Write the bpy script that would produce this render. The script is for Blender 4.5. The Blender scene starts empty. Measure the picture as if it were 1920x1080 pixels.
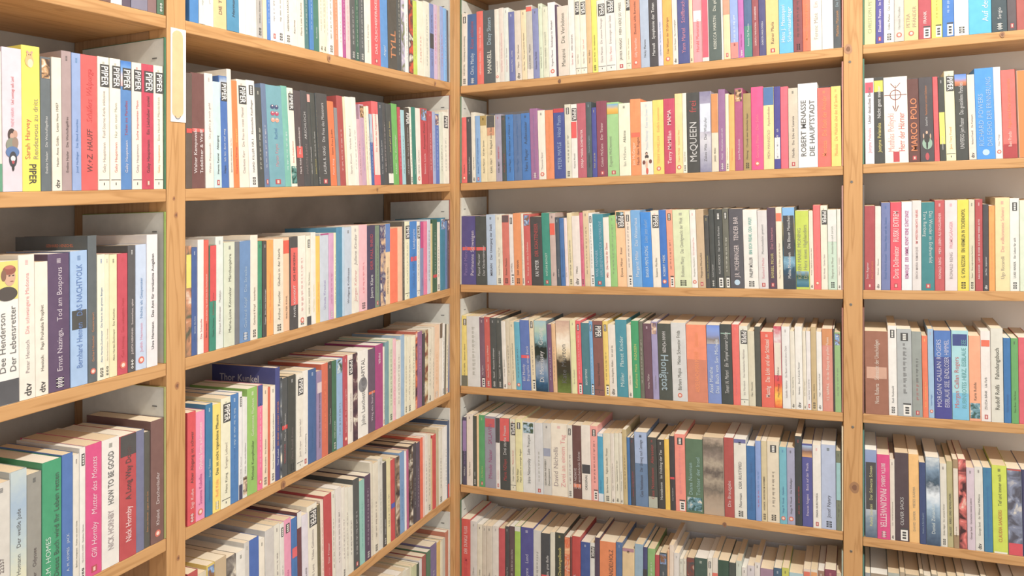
import bpy, math, random, re
from mathutils import Vector, Matrix

# ------------------------------------------------------------------ camera, world, light, exposure
SC = bpy.context.scene
COL = SC.collection
EYE = 1.5                                   # camera height above the floor
F = 1498.0                                  # focal length in pixels of a 1920 wide frame
CAM = (1.0258, -1.9605, EYE)                # the inner corner of the two bookcases is the origin
cd = bpy.data.cameras.new('camera')
cd.sensor_width = 36.0
cd.lens = 36.0 * F / 1920
cd.shift_y = -(540 - 335) / 1920.0
cd.clip_start = 0.05
cam = bpy.data.objects.new('camera', cd)
COL.objects.link(cam)
YAW = math.atan2(0.4006, 0.9162)
cam.location = CAM
cam.rotation_euler = (math.pi / 2, 0, YAW)
SC.camera = cam

SC.view_settings.view_transform = 'Standard'
SC.view_settings.look = 'None'
SC.view_settings.gamma = 1
SC.view_settings.use_curve_mapping = False
SC.view_settings.exposure = 0.0

W = bpy.data.worlds.new('world')
SC.world = W
W.use_nodes = True
W.node_tree.nodes['Background'].inputs[0].default_value = (0.95, 0.98, 1.0, 1)
W.node_tree.nodes['Background'].inputs[1].default_value = 1.26


def lamp(name, loc, size, power, color, target=(0.2, -0.2, 1.2)):
    l = bpy.data.lights.new(name, 'AREA')
    l.shape = 'DISK'
    l.size = size
    l.energy = power
    l.color = color
    o = bpy.data.objects.new(name, l)
    COL.objects.link(o)
    o.location = loc
    d = Vector(target) - Vector(loc)
    o.rotation_euler = d.to_track_quat('-Z', 'Y').to_euler()
    return o


lamp('ceiling_spot', (1.34, -1.20, EYE + 1.40), 0.10, 46, (1.0, 0.95, 0.87), target=(0.25, -0.25, 0.35))

# ------------------------------------------------------------------ what stands on the shelves
# Spines as read off the shelves: x;top;colour;print;text   ("@x0 y0 scale" opens a stretch, "=x" closes it)
ROWS = {
'A1': '''@0 0 4
700;-;7A5A52;w;
840;-;EDE8DD;k;
925;-;5A4C60;g;
992;-;858298;w/N;#
1116;-;8A6868;w;#
1184;-;4E7458;w/A;
=1246''',
'A2': '''@0 270 4
-60;-700;EDE6D8;r/QV:60A080:.2;
32;-720;E2D3DE;pr/a;MAEVE HARAN*Und sonntags aufs Land
182;-735;F3E64C;rg/X2h;Sarah Harvey*Rendezvous zu dritt
322;-652;646E74;w/F;Eveline Hasler:*Die Wachsflügelfrau
400;-648;EEE4D2;k/D;Hasler: Anna Göldin.*Letzte Hexe 10457
475;-696;B09898;k/N;Eveline Hasler*Die Wachsflügelfrau
550;-680;94ACDC;b/NS;Josef Haslinger*Das Elend Amerikas
620;-665;EC5A58;kr/Xi;W.+Z. HAUFF*Schäfers Walpurga
746;-652;F4EDDA;gg/NPT;Gaby Hauptmann*Fünf-Sterne-Kerle inklusive
834;-638;F5EEDB;rg/NPT;Gaby Hauptmann*Nur ein toter Mann
915;-622;5288C8;wr/P Y:.80:.995:E8B0B8:F0D8D8:7CA8E0:4878C0;Gaby Hauptmann*Ticket ins Paradies
1000;-608;F0E4D6;gr/NPT;Gaby Hauptmann*Suche impotenten Mann
1074;-596;CC3C58;kk/PR;Gaby Hauptmann*Ein Liebhaber zuviel
1165;-586;F6EFD8;og/NPT;Gaby Hauptmann*Eine Handvoll Männlichkeit
=1244''',
'A3': '''@0 540 4
-24;-200;F4F1EA;kk/X2f U:E8DC70:.27 V:55555A:.17;Dee Henderson*Der Lebensretter
156;-248;F2EADD;gp/ND;Peter Henisch*Die schwangere Madonna
278;-195;F0E8DA;kk/D;Henisch:*Pepi Prohaska Prophet
378;-258;5C4468;ww/NA;Ernst Nazinga,*Tod am Bosporus
540;-278;A4C4EC;bb/NX M:4A4A48:.42:.56;Bernhard Hennen*DAS NACHTVOLK
668;-392;5C6468;oo/cO;Gerhard Henschel*Gossenreport
736;-250;F3EDD5;bb/NA;Alice Herdan-Zuckmayer*Die Farm in den grünen Bergen
796;-250;EFE8C8;gg/NA;Alice Herdan-Zuckmayer*Das Scheusal
834;-250;EDE5B8;kk/N;Alice Herdan-Zuckmayer*Das Kästchen
893;-258;CC4458;rr/NO;Carl Herzog*Das unbegabte Herz
970;-318;565456;ww/HNA;JUDITH HERMANN*Sommerhaus, später
1028;-325;C6D6F0;pb/O;Judith Hermann*Nichts als Gespenster
1110;-400;ECE8EA;kk/H;Uwe Hermann*Das Amt für versäumte Ausgaben
=1192''',
'A4': '''@0 810 4
-50;385;D8D4CC;kk/N;Die Fähre*22357
82;290;BCC4C4;kk/Y:0:1:A8B8C8:D8D8C0:B8C8CC:A4B8CC:C0CCCC;Ludwig Homann*Der weiße Jude
212;310;98968E;kk/N;Homer*Odyssee
325;215;32A070;wk/2X;A.M. HOMES*Dieses Buch wird Ihr Leben retten
470;165;4A76BC;ww/R;A. M. HOMES*JACK
553;170;E5E0D4;kk/N;Barbara Honigmann*Roman von einem Kinde
602;120;EBE8E2;gk/K A;FELICITAS HOPPE*Paradiese, Übersee
648;90;E04486;ww/XR i;Gill Hornby*Mutter des Monats
770;50;ECE8E2;gk/XNH;NICK HORNBY*HOW TO BE GOOD
903;20;C24248;wk/XH U:4A4848:.17;Nick Hornby*A Long Way Down
1028;-10;74789A;w;
1092;0;56544C;oo;Ödön von Horvath*Jugend ohne Gott
1138;-90;7C5650;ww/O;Khaled*Drachenläufer
=1252''',
'B1': '''@340 0 6.75
120;-;3F88CC;w;
235;-;D8DEDC;g;#
318;-;F0EFEC;g;#
425;-;F4CC90;k/N;DIE TOCHTER*
590;-;4492BC;k/i;Hermann*
745;-;F2EEE2;g;
830;-;F2ECE0;g/N;
910;-;EFE8DC;g;
973;-;B8B4AE;k/A;Wilhelm Genazino*
1050;-;FCE0B8;k;
1100;-;4A86D8;w;#
1145;-;F0EDEA;k/R;#
1230;-;EDEAE6;k/A;#
1320;-;F0E8DC;k/A;HERMANN KASACK*
1405;-;EFE6DA;kk/i;Kaschnitz*
1490;-;F4E6D2;kk;Marie Luise Kaschnitz*
1578;-;4A7C7C;w;#
1635;-;3F82C4;w;#
1690;-;3F7C6C;ww/i;Kaschnitz*
1760;-;F2E8CC;k/D;#
1805;-;EEE4C8;k/D;#
1852;-;F2E8D0;k;#
@600 0 6.75
120;-;F0EBE2;k/A;#
195;-;E09068;w;#
247;-;F0EAE4;g;#
300;-;B44C90;w;#
345;-;F2C4C4;p;#
405;-;565A5A;w/A;#
470;-;386450;w/A;#
515;-;585E60;w/A;#
582;-;F0EDD8;gg;Susanna Kearsley*
668;-;E0565C;wk/HR;DAS ÖLSCHIEFERSKELETT*
785;-;5896D8;w/i;Angel*
880;-;504C44;oo/HXX;*TYLL
990;-;4C5050;w;#
1045;-;C0B8D0;v/Q:C0B8D0:7A8058;#
1090;-;ECEAE6;g;#
1135;-;48464A;r/Q:484646:D06048;#
1190;8;C4DC50;g;#
1250;15;EEE8D2;r;#
1330;22;E2E2D0;g;#
1400;50;7C8CC4;k/M:484848:.4:.6;#
1455;60;D4B8D4;r;#
1505;75;C8B8B4;k;#
1535;85;98ACE0;r;#
1580;110;7CB4E8;w;#
1615;130;585A60;w;
=1645''',
'B2': '''@340 110 3.857
38;105;5E4E44;w/M:D84840:.48:.52;
85;105;744844;ww/2HM:E06058:.49:.52;Walter Kempowski*Tadellöser & Wolff
185;108;EFE6DC;gg/N;Walter Kempowski*Uns geht's ja noch gold
245;168;C8E2E4;kk/HR;Herma Kennel*Alleingang
300;125;4272BC;kw/P Y:.80:.995:7C98C0:A0A8B8:C8D0DC:6484B4;Hape*Ich bin dann mal weg
358;76;EEE6D8;kr;BERNHARD KELLERMANN*Das Meer
390;160;FA8038;ry/X;Charlotte Kerner*blueprint
432;152;EFE6D6;gg/NP;Charlotte Kerr*Die Frau im roten Mantel
503;158;F0ECE4;kk/KA;HARD KILLER NR.1*Rheinische Kauflieger
562;208;4A4E4C;w/N;#
610;180;687EA0;w/R;#
648;195;70AAB8;pb/XuR;Marian Keyes*Rachel
760;198;74BCAC;w;#
805;212;F0EBD8;rk/NPC;Ilona Friedericus*
850;232;54484A;ww/H M:E05850:.3:.42;Mark Kidd*Die Bienenhüterin
900;232;48484A;gw/X;MARTIN KIHN*ARSCHLOCH
945;245;4A4C4A;w/HM:F0A8A0:.9:.98;CHRIS KILLEN*DAS VOGELZIMMER
968;248;464A46;yw;Jessica Kincaid*Am Grunde des Flusses
1002;250;44484A;y/A;#
@600 150 4.696
5;120;4A4A4A;w/R;LAURA R. KING*Die Frau des Missionars
105;188;EC7840;wk;Peter King*Seine Frau Judith
163;245;8C8C90;w;
190;140;B44A48;w;#
240;150;E8DCB8;g;
258;150;EFEBDC;gg;Sarah Kirsch*Werke Band 1
318;152;EFEAE0;g;#
358;345;D8AAB8;k;#
385;215;CBA4BC;v/F;#
425;235;EADEB8;k;#
445;230;EBE4D4;k;#
465;300;3E68A8;w/U:B8C8D8:.4;#
490;190;F06468;wr/M:F4E0D4:.12:.85;Edward Klein*Die Kinder des Regenmachers
545;195;444C54;ww/N;Paul Kleo*Junge Frauen Sturm
582;200;4C4C4C;w;#
612;210;4C504E;gy/M:EFEAE0:.02:.14;Anne Knecht*Josef geht gleich heim
660;210;6CB858;w;KARIN*Die Zaunkönigin
710;240;CC4454;w;#
733;265;A4D2DC;k;#
765;245;4E463C;ww/PM:4E463C:0:.2;LISA KLEYPAS*Das Lied der Sturmkraehen
808;240;F0EEE0;kg/A;#
830;240;2F8472;ww;Heinz Knobloch*
860;248;F2EADD;gg/O;PETER HILTON*
905;250;C84048;wk/F;Simon Lock*Fortune Potter
965;275;BC4A50;w/N;#
1003;280;A8B4D8;b;#
1030;300;5878C4;w/F;#
1065;285;DCE0CC;k;#
1095;282;EFECDC;gg/P;#
1140;260;E6DCCC;k;#
=1165''',
'B3': '''@340 430 4.32
46;135;C0A084;k/Q:C89070:6A6858 M:F0DC60:.62:.92;*Heimweh-Blues
92;148;3E5E9C;bw/N;Koch*Jenseits des Sees
138;85;F2EDE8;or/X;*Die Schatulle
187;88;E4604E;kw;Bernt Sermes*Am achten Tag schuf Gott den Rechtsanwalt
233;130;2C8C74;kr/U:E04A4C:.53;Guido Versace*Schlechtes Karma
288;60;E0E8E2;gg/N;Michael Köhlmeier*Madalyn
352;105;D8DEC6;kk/N;Marie-Luise Könneker*Märchenjahre
439;100;74767C;w;
478;95;6890C2;ll/A;Gerhard Köpf*Die Strecke
567;48;F0E4D2;kk/A;Gerhard Köpf*Innerfern
627;97;3A9670;kk/N;Koeppen*Tauben im Gras
665;97;4A4644;ww/HN;Koeppen*Jakob Littners Aufzeichnungen
699;88;FAA64A;oo/N;Koeppen*Die elenden Skribenten
@500 410 4.695
70;180;EBE2CE;kk/A;Arthur Koestler*Gladius in der Fabrik
155;168;F4C49C;kk/M:E8583E:.83:.97;WALTER KOHL*
213;160;4A4848;wk/H M:E86058:.26:.88;PAVEL KOHOUT*DIE HENKERIN
285;150;EFEADC;rr/OA;#
358;150;EBE6D2;kk/K V:4A4E54:.1;PAMELA NOLF GEORGE*Die Seltsame
398;122;F0EAE0;yy;Paul Michael*Das Gesetz
440;155;F4C854;oo;Helene Kopf*Der Maulwurf
480;130;C8D2E0;vv/U:B84888:.02;Ursula Krechel*
556;130;D8A4C8;mm/A;#
600;125;F0ECC4;k;#
622;78;4A90B4;b/N;#
672;76;B8D2E6;b;
692;76;C2D0E0;kk/N;Wolfgang Kohlhaase*
757;62;ECE8DA;pg/XN i;Jürgen Kehrer*Juliane Kinder
825;60;F2B8C0;k;
@670 395 5.268
30;140;F2BCC4;rr/A;#
106;148;443C5C;wr/HX;Joern Klare*DER FALL INRID
185;148;7A9078;k/R;#
232;140;3C3E6C;w/Q:3C3E6C:D8B898;#
287;130;F0D0A4;kr/U:6088C8:.35;STEFANIA DI MEIO*
337;178;FF7A54;oo;*
410;160;F4C4A0;k;
455;110;5E564E;w;#
477;108;EEEBC8;gg/PT;#
528;108;3A86D4;bw/X M:E05060:.48:.54;URSULA KRECHEL*Landgericht
597;110;F0EADC;kg/PT;#
630;108;8490B8;mm/U:CC4484:.36;LAUREN*
662;108;EC7CA0;ww;Laura Krüger*
697;88;CCD2E0;k;#
730;130;DCC88C;k;
750;88;386448;ww/M:D84040:.2:.24;#
795;115;F0EADC;kk/A;#
830;72;3484A0;tt/F;#
877;100;6480B4;k;#
897;88;564850;rw/F;#
=938''',
'B4': '''@340 700 3.6
47;262;E04850;wk/XA;Sigi Kube*Alter Abgang ist schwer
105;258;F496BC;mw/XO;Susanna Kubelka*Ophelia lernt schwimmen
170;208;2C7CAC;bw/N;Andre Kubiczek*Junge Talente
218;208;FADE68;ok/HXA;Rolf Külz*Das ist nicht irgendeine Pflaume
272;165;EFECD0;kg/NPT;Hans Küng*Ewiges Leben?
337;142;4280C0;bw/N;#
393;128;EAE8E8;kk/K V:3C3C60:.14;GEORG VON KÖRNER*Waschmuschel
417;165;E4E4E0;kk/C;Kubrick:*Die scharfe Nachkasse
449;98;94C45C;kw/N;Michael Kumpfmüller*Gehemmte Fluchten
518;80;F4709C;ww/U:44549A:.2 O;#
553;92;F4DCC0;kk/NA;Milan Kundera*Die Rückkehr
590;96;DC6848;w;
609;85;F0E8D6;kk/NA;Günter Kunert*Tagträume in Berlin und andernorts
@500 640 3.857
72;190;40488C;wo/cHX;Thor Kunkel*EIN BRIEF AN HANNY PORTER
105;265;6A7078;w/Q:7A8088:40444A;
118;268;4E5254;rw/ M:E03C3C:.48:.52;TERMINATOR*Mann am Gentleman
163;248;42443F;gw/NA;Hans Rudolf Kunze*
219;235;EDE8DA;gg/NPT;Jack Kuper*Jankele lebt!
269;212;EFEBE2;kk/R;Kurt Kusenberg*
310;202;3E649C;bw/N;Hanif Kureishi*
367;215;9C86AC;kk/M:DCC8CC:.75:.87;Hanif Kureishi*Der Buddha aus der Vorstadt
405;162;DC6A4A;oo;#
452;150;443E3C;kw/NA;Manfred Kyber*Tausend Träume
482;140;3C7050;ww/A;SOFIE LAGUNA*
515;128;94B8E0;kk/F;#
560;105;C04450;ww/NO;Selma Lagerlöf*Die schönsten Legenden
593;100;F0E8DC;gp/NP;Giuseppe Tomasi di Lampedusa*
630;88;6A4E54;w/Q:70545A:4A3A44;
@670 590 4.696
10;312;F2EFE8;kk/X B;John Lanchester*KAPITAL
105;302;645066;ww/ M:E87048:.46:.49;*Weg des Sturms
168;264;B03A80;ww/ M:B03A80:0:.01 J;*PIPER
235;285;EEE8D4;k/R;#
252;240;76A0A8;k;
287;215;D2DCBC;k/A;#
323;215;F2BCC8;rr;#
350;228;EAE6DA;k;#
388;182;9CBCD8;k;
425;190;EAE4C8;k/A;#
450;190;EDE6CC;k/A;#
484;185;F0EACC;k;#
520;150;C46858;k/Q:E88058:584048;
537;150;9C6690;gw;#
577;165;4A4244;ww/H;*Das Uebergewicht
600;135;C4B494;k/Q:D0C098:8A5848;
630;125;EAE2CC;k/D;#
660;110;E6DAC4;k;#
682;92;F4CEAC;o/A;#
728;78;ECE2D4;k/U:7A6450:.2;
752;80;ECE8E0;k/A;#
773;85;5C5648;y;
786;90;E2DAC0;k/R;#
809;82;3A64A4;w/N;
=838''',
'B5': '''@340 880 5.4
72;1040;C04A48;w;
175;1052;DCD0B4;k;
272;960;E4C860;k/F;#
355;905;C8B08C;kk/X;*Be
470;880;88827C;w/Q:908A84:605A58;#
568;830;EBE8E0;bk/N;*11017
662;742;D4D0CA;gg/N;Annie Zelary*
712;702;446CBC;ww/H;*Heimlicher
808;706;F0E8D8;kk/NH;*Wanderung zum Tode
868;606;D2CECA;gg;*DAS TAGEBUCH NR. 7
958;560;E6E2D4;kk/N;#
1016;545;E8E4DC;kk/K;#
@520 860 4.91
78;558;F09CBC;mm/K;SUSANNE LEINEMANN*
145;548;3E78BC;bb/M:E86068:.6:.7;#
198;490;6E3840;ww/U:E8E4E0:.16;ULLI LUST*
240;515;E4DEEA;kk/X;Hermann Lenz*
298;425;F0EAD8;gg/NPT;Siegfried Lenz*Tildas Geheimnis
388;428;766C4C;kk/N;#
420;385;F0DCCC;rr;#
448;332;C84448;pw;Leroy*Der Friseur
518;300;EAE6D8;kk/N;#
555;270;E8E2DC;kk;#
608;262;ECE6DA;kk/A;#
640;262;E8E4D4;k;#
668;258;E8E6D8;kk;#
712;185;505454;ww/R;#
768;200;94CCC0;tt;#
818;152;5C4460;ww/A;#
@660 940 7.715
290;-560;E4DCC8;gg;#
330;-560;E8E0CC;k/A;#
405;-620;DEDCD2;g/N;#
470;-560;504C48;ww/HA;DORIS LESSING*
522;-620;ECE0AC;k;#
580;-600;D44448;bb/M:5060C0:.4:.46;
642;-640;90786A;k/Q:B09880:504440;
705;-710;7CA4D4;bb;#
780;-720;F0EAEC;k;
806;-740;C05888;k;
836;-800;5C4E46;w/Q:6A5A4E:3E3838;#
905;-840;483E46;w;#
948;-850;5A4C60;w;#
1000;-915;F46C48;r;#
1038;-930;F0C8BC;k;
1065;-960;EEE6DA;k;#
1112;-960;E6DCC8;k/A;#
1160;-900;DCC090;k;
@680 770 5.144
682;232;D84844;r/N;#
715;180;CDBC98;k;
742;190;E8E2D2;k/A;#
778;170;F2EEE8;k;
800;150;F2F0EC;k;#
826;98;445878;w/V:D04848:.18;
=850''',
'B6': '''@660 940 7.715
560;1110;E8E0C8;k;
640;1060;E2D8C0;k;
740;1000;E8E4D0;k;
800;985;DCD4BC;k;
850;935;E4E0BC;kk/X;*C
882;930;C8CCA0;k;#
945;905;4A5848;w;
985;850;E2DEE0;k;
1028;790;A85850;g;#
1088;720;4C7858;w;#
1145;630;7C6C98;w/V:C85058:.5;#
1240;590;E6BC64;o;
1290;580;E6E0C4;k;
1322;540;CCCABC;k;
1365;440;C8785C;w;
1408;412;E6D8C4;k;#
=1462''',
'R1': '''@860 0 6.75
20;172;E4DCD0;kk/KA;DIE RÄTSEL*Unordnung und Abwendung
103;178;44689C;wr/XA;Chris Manby*Küsse einklusive
228;142;EC6C60;ww;HENNING MANKELL*Chronist der Winde
314;128;545A5C;wl/HX;MANKELL*Daisy Sisters
462;118;EAE4D6;gg/O;Henning Mankell*
517;100;E4D8CC;pp;Henning Mankell*Ich sterbe, aber die Erinnerung lebt
577;98;E0E6DE;pg/N;Henning Mankell*Die Chronik
640;150;6C74B0;ww/N;Heinrich Mann*Ludwig
713;133;E0D5C4;kk/D;Mann:*Der Untertan
800;125;ECD9B0;kk/N;Klaus Mann:*Meine ungeschriebenen Memoiren
865;68;C8C4BC;kk/M:EC6050:.92:.98 V:E6DFD4:.14;KLAUS MANN*Mephisto
945;108;868EC0;kk/N;Katherine Mansfield*
1020;45;D6E2C8;kk/N;Katherine Mansfield*Rosen in den
1072;88;DDE0C8;gg/N;KATHERINE MANSFIELD*AUSGEWÄHLTE
1140;28;F0ECEC;kk/O;Virginie Manrat*Einladungen ins Wunderl
1232;60;5A4460;w;
1260;76;E2D6C8;kk/XB;Manzoni*Die Verlobten
1400;-6;EAEAE4;pg/H;Sándor Márai*PIPER ORIGINAL
1480;-30;E6E4D2;gg/PT;Sándor Márai*
1545;-30;F0ECD8;gp/PT;Sándor Márai*Land, Land
@1100 0 6.75
5;-;E0BC8A;kk;Marcus*Rafferty
72;-;ECE45C;kk/A;Javier Marías*Der Gefühlsmensch
140;-;E6E4DC;gg/PT;Dacia Maraini*Die stumme Herzogin
248;-;EAE8E2;pg/PT;Dacia Maraini*Erinnerungen einer Diebin
370;-;E8E4D8;kk/R;JAVIER MARÍAS*MEIN HERZ SO WEISS
503;-;F0EACC;gg/PT;Javier Marías*Das Geheimnis
565;-;E4845E;wk/O;Gilly Macmillan*Ziemlich wilde Burnsides
683;-;AEBED6;kp/N;Nicky Marone*
797;-;484448;ww/HX;Maroufi*Symphonie der Toten
905;-;CCD0E4;bb/N;Leila Marouane*Das Mädchen aus der Kasbah
970;-;FAB048;yk/O;*Das Wissen der 35-Jährigen
1088;-;E2DCD4;kk/D;Garcia Marquez:*Das Leichenbegängnis
1158;-;4C5490;pp/X B;Yann Martel*Schiffbruch mit
1302;-;E8D2AC;kk/D;Marías:*Curt's Geschichte
1350;-;F49CA4;rr/X M:F0E8E8:.52:.66;Harald Martenstein*
1462;-;F0DCD8;r/M:E85870:.05:1;
1550;-;566460;ww;REBECCA MARTIN*Die geheimen
@1340 0 6.75
85;-;E6E6E0;k;
115;-;F6D2A4;oo/U:E8987C:.45 R;
200;-;90A8E0;ww/V:F08880:.2 ;#
302;-;C068B4;mm/A;ANDREA MARA*
375;-;4C6890;ww/V:44887C:.38;Antonio Dal Masetto*
477;-;9C4C54;ww/H;DOROTA MASLOWSKA*SCHNEEWEISS
562;-;504E80;ww/H;DOROTA MASLOWSKA*
650;-;ECC67C;kk/R;Rainer Maria*
815;-;62BCE8;ww/X2;Hans J. Massaquoi*Schornsteinfeger
998;-;8A464C;kk/A;#
1115;-;F8704C;oo/XH;Maurer*Frauen mit prosa
1210;-;F0EAD4;gp/X;Ferenc Máté*Ein
1358;-;EFEEEC;ll/M:A8C8E8:.68:.71;Carina Mathisen*Jugarten
1502;-;50565A;ol/X;Matthias Matussek*Die Spur
=1612''',
'R2': '''@860 180 6.354
20;255;F46C6C;kk/O;Christa M.*
95;250;4A4C50;ww/N;W. Somerset Maugham*
152;195;E8E4D4;kk/D;Daphne du Maurier*
203;238;88B2E0;bb/H R;Maugham*NETT DIE GANZE PAPERTINGE
263;235;ECDCB0;kk/N U:B49850:.15;André Maurois*Auf den Spuren
340;235;E8D8B0;kk/U:585654:.18 M:DC9C74:.7:.82;KARL MAY*Von Bagdad nach Stambul
440;220;ACA4B8;kr/H N;KARL MAY*WINNETOU
514;232;4C5450;rr/N;Hans Mayer*Erinnerung an
567;222;3E80C8;kk/N;Hans Mayer*Ein Deutscher auf Widerruf 1
655;218;5878A8;bb/N;Hans Mayer*Ein Deutscher auf Widerruf 2
753;205;407CC4;kk/N X;Hans Mayer*Außenseiter
860;150;A46C9C;vv/A;JULIANE MOORE*Die Kunst älter zu werden
952;172;F0EBDC;gk/N O;Thommie Bayer*
1040;168;F0905C;oo/X;Peter MAYLE*Encore Provence
1138;148;44549C;ll/X U:CC4048:.06;PETER MAYLE*Hôtel Pastis
1272;100;DEDCC8;kk/KA;#
1345;98;F0ECE4;kp/P M:F05858:.54:.76;Katarina Mazetti*
1420;88;C46070;ww/H;SONJA MARIA SCHEMAYER*
@1100 160 6
0;188;4C5C60;kl/N;Eugene McCabe*Tod und Nachtigallen
62;250;4C50A0;yy/HN;McCall*Jack der Bär
117;178;904458;ww/R;Colum McCann*Der Tänzer
232;190;A0D08C;gr/2R Y:.84:.975:D0A050:E0B868:78B0D8;Eugene McDermott*
367;203;EFEED4;gk/N;Ian McEwan*Abbitte
496;155;FC9458;wk/2X M:F06C50:.5:.56;Jon McGregor*Nach dem Regen
612;185;F0E8DC;ll/Ns;Monica McInerney*Keine von Dreien
748;165;FAD864;oo/O;TERRY McMILLAN*Endlich ausatmen
872;150;CC4464;ww/XH;Terry McMillan*MAMA
998;95;FCD894;oo/O;Claire McNab*Stummes Herz
1082;88;F0ECD8;kk/A;Elizabeth McNeill*
1130;82;444442;wr/XX;McQUEEN*frei
1272;70;ACA6BC;kk/Y:0:1:8C8CA4:B0B0C0:D0D0D8:9894AC:A8A4B8:8884A0 M:D8E0F0:.5:.85;Zakes Mda*Der Walrufer
@1340 150 6
-35;155;E4D8C0;kk/ U:D89050:.5;JARED MEAD*
45;105;9C6C9C;ww/A;Meckel*Wiedersehen wohl nicht
122;155;F0E4C4;gg/A;Christoph Meckel*Licht
164;165;FEB45C;oo/N;Heinz Meichsner*
228;95;B45480;ww/F;Sylvia Medvedevski*
320;150;AE945A;kk/A;Mehring:*Chronik einer deutschen Sippe
412;78;F44C8C;pp/O;Gertrud Meier*Der Sohn
548;80;F0DC9C;gg/U:4C78B0:.22;MEIN MANNSOLD*Apachenfeder
670;75;4C4898;ww/HX M:F0EFEA:.12:.38;MARTIN MELLOW*ich
742;75;F06478;w;
830;92;D4C8B4;kk/NR;Melville*Das Erbe der Lazarets
940;38;F0F0F0;kk/2HX;ROBERT MENASSE*DIE HAUPTSTADT
1160;88;F86C60;oo/XHN;Mendoza*Die Stadt der Wunder
1312;72;FED86C;oo/XN;Mendoza*Die Wahrheit über den Fall Savolta
=1436''',
'R3': '''@860 390 6.75
22;105;544A8C;vw/2 M:E86058:.5:.55;Pascal Mercier*Perlmanns Schweigen
219;105;464A46;ww/2 M:E85850:.5:.55;Pascal Mercier*Der Klavierstimmer
358;85;B8CCE4;kk/HN;MERIAN*Der Untergang der Stadt
475;88;E8E4D0;gg/NA;Gerald Messadié*Der Tod
557;95;DC7464;kk/A U:6A5254:.1;Robert Menasse*
645;85;EEE8E4;kk/KL;DER SPIEGEL:*
702;68;F0985C;kk/ A;DER MANN*
803;70;E8E0CC;gg/A;#
835;82;D45C58;ww/FR;*Von einer die Liebe in Gedanken
921;112;444140;wr/XHX;KAI MEYER*DER SCHATTENESSER
1066;65;2C9480;ww/R;ANTONI BONZET*
1166;68;CCB4AC;kk/N M:F06048:.7:.86;Mika*
1240;120;485460;ww/HN;Lotte und Ida*
1290;132;4478B8;bb/HN;Miller*Das Drama des begabten Kindes
1350;130;EEDCDC;kp;Alice Miller*Abbruch
1390;65;E8DAB0;kk/A;HENRY MILLER*DER KOLOSS VON MAROUSSI
1450;105;EEE4DC;kk/D;Millett*
1550;62;DC6C88;rr/A;#
@1100 380 6.354
-25;100;E4CCA4;kk/N;#
42;125;ECEAE6;kk/KL;#
92;138;3494A8;ll/X2 R;WAS MÄNNER*ÜBERLEBENSTRAINING FÜR UNSTERBLICHE
216;178;F2EADE;rr/HX;Mills*Die Herren der Zäune
286;155;94CC78;gg/N 2;#
365;100;FCCA98;kk/PF;Donna Milner*River
480;105;EEE0D0;kk/KL;#
548;92;74B0E8;ww/X;Margaret Millar*Das Wasserhaus
662;115;3490E8;wl/X;BIANKA MINTE-KÖNIG*Liebe? Jetzt sofort!
788;98;F2EADC;kp/NP;Susanne Mischke*
887;90;3478D0;wr/HX O;ROBERT MISIK*
972;88;F4A484;kk/KL;#
1048;88;DEE8BC;gg/NA;Rohinton Mistry*Das Gleichgewicht der Welt
1250;92;F0EEE8;gp/NO;Margarete Mitscherlich*Die friedfertige Frau
1325;85;D0B490;kk/R;Margarete Mitscherlich*
1420;155;4A4846;yy/N;Modiano*Das Parfüm von Yvonne
1477;80;444846;ww/A;KLAUS MODICK*
@1340 380 6.354
15;80;424644;ww/KL;KLAUS MODICK*Der Sturm in Karthum
112;70;6C6C60;ww/KL;#
186;75;56545C;ww/XW;J.R. MOEHRINGER*TENDER BAR
352;85;ECEAE4;kt/HXA;PHILIPP MÖLLER*BIN ISCH FREAK, ODA WAS?!
524;95;DCD8D8;pg/R;Rainhard Moller*Menschenlicht gewinnt
642;60;584054;yp/XR;BÄRBEL MOHR*Der Unterton
742;58;F0E4CC;gg/ M:F07858:.83:.93;Maxi Mohr*Ein Elefant gab mir die Hand
818;58;58707C;ww/Y:0:1:404850:484C54:3C5468:88B0C8:4C7080:38443C:A09868:C0B078:88B4DC:88B8E8 M:444448:.40:.9;Melita Mohadeen*Die Blauen Menschen
970;98;C4D644;gg/2X Y:.03:.23:3C6880:5C8898:405844:8CB0C8;KAREN MARIE MONING*Das Herz eines Highlanders
1130;100;F0E2D0;kk/D;Moniková:*Pavane für eine verstorbene Infantin
1182;32;FC6C6C;pp/O;Toni Morrison*Gelobtes Geheimnis
1268;38;F0E8D4;gg/NP;Rick Moody*Garden State
1350;85;C8E0CC;gg/U:E4E4E0:.4 A;Margriet de Moor*Amsterdam und zurück
1460;80;F0E6DC;kk/D;Margriet de Moor*Rückenansicht
=1532''',
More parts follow.
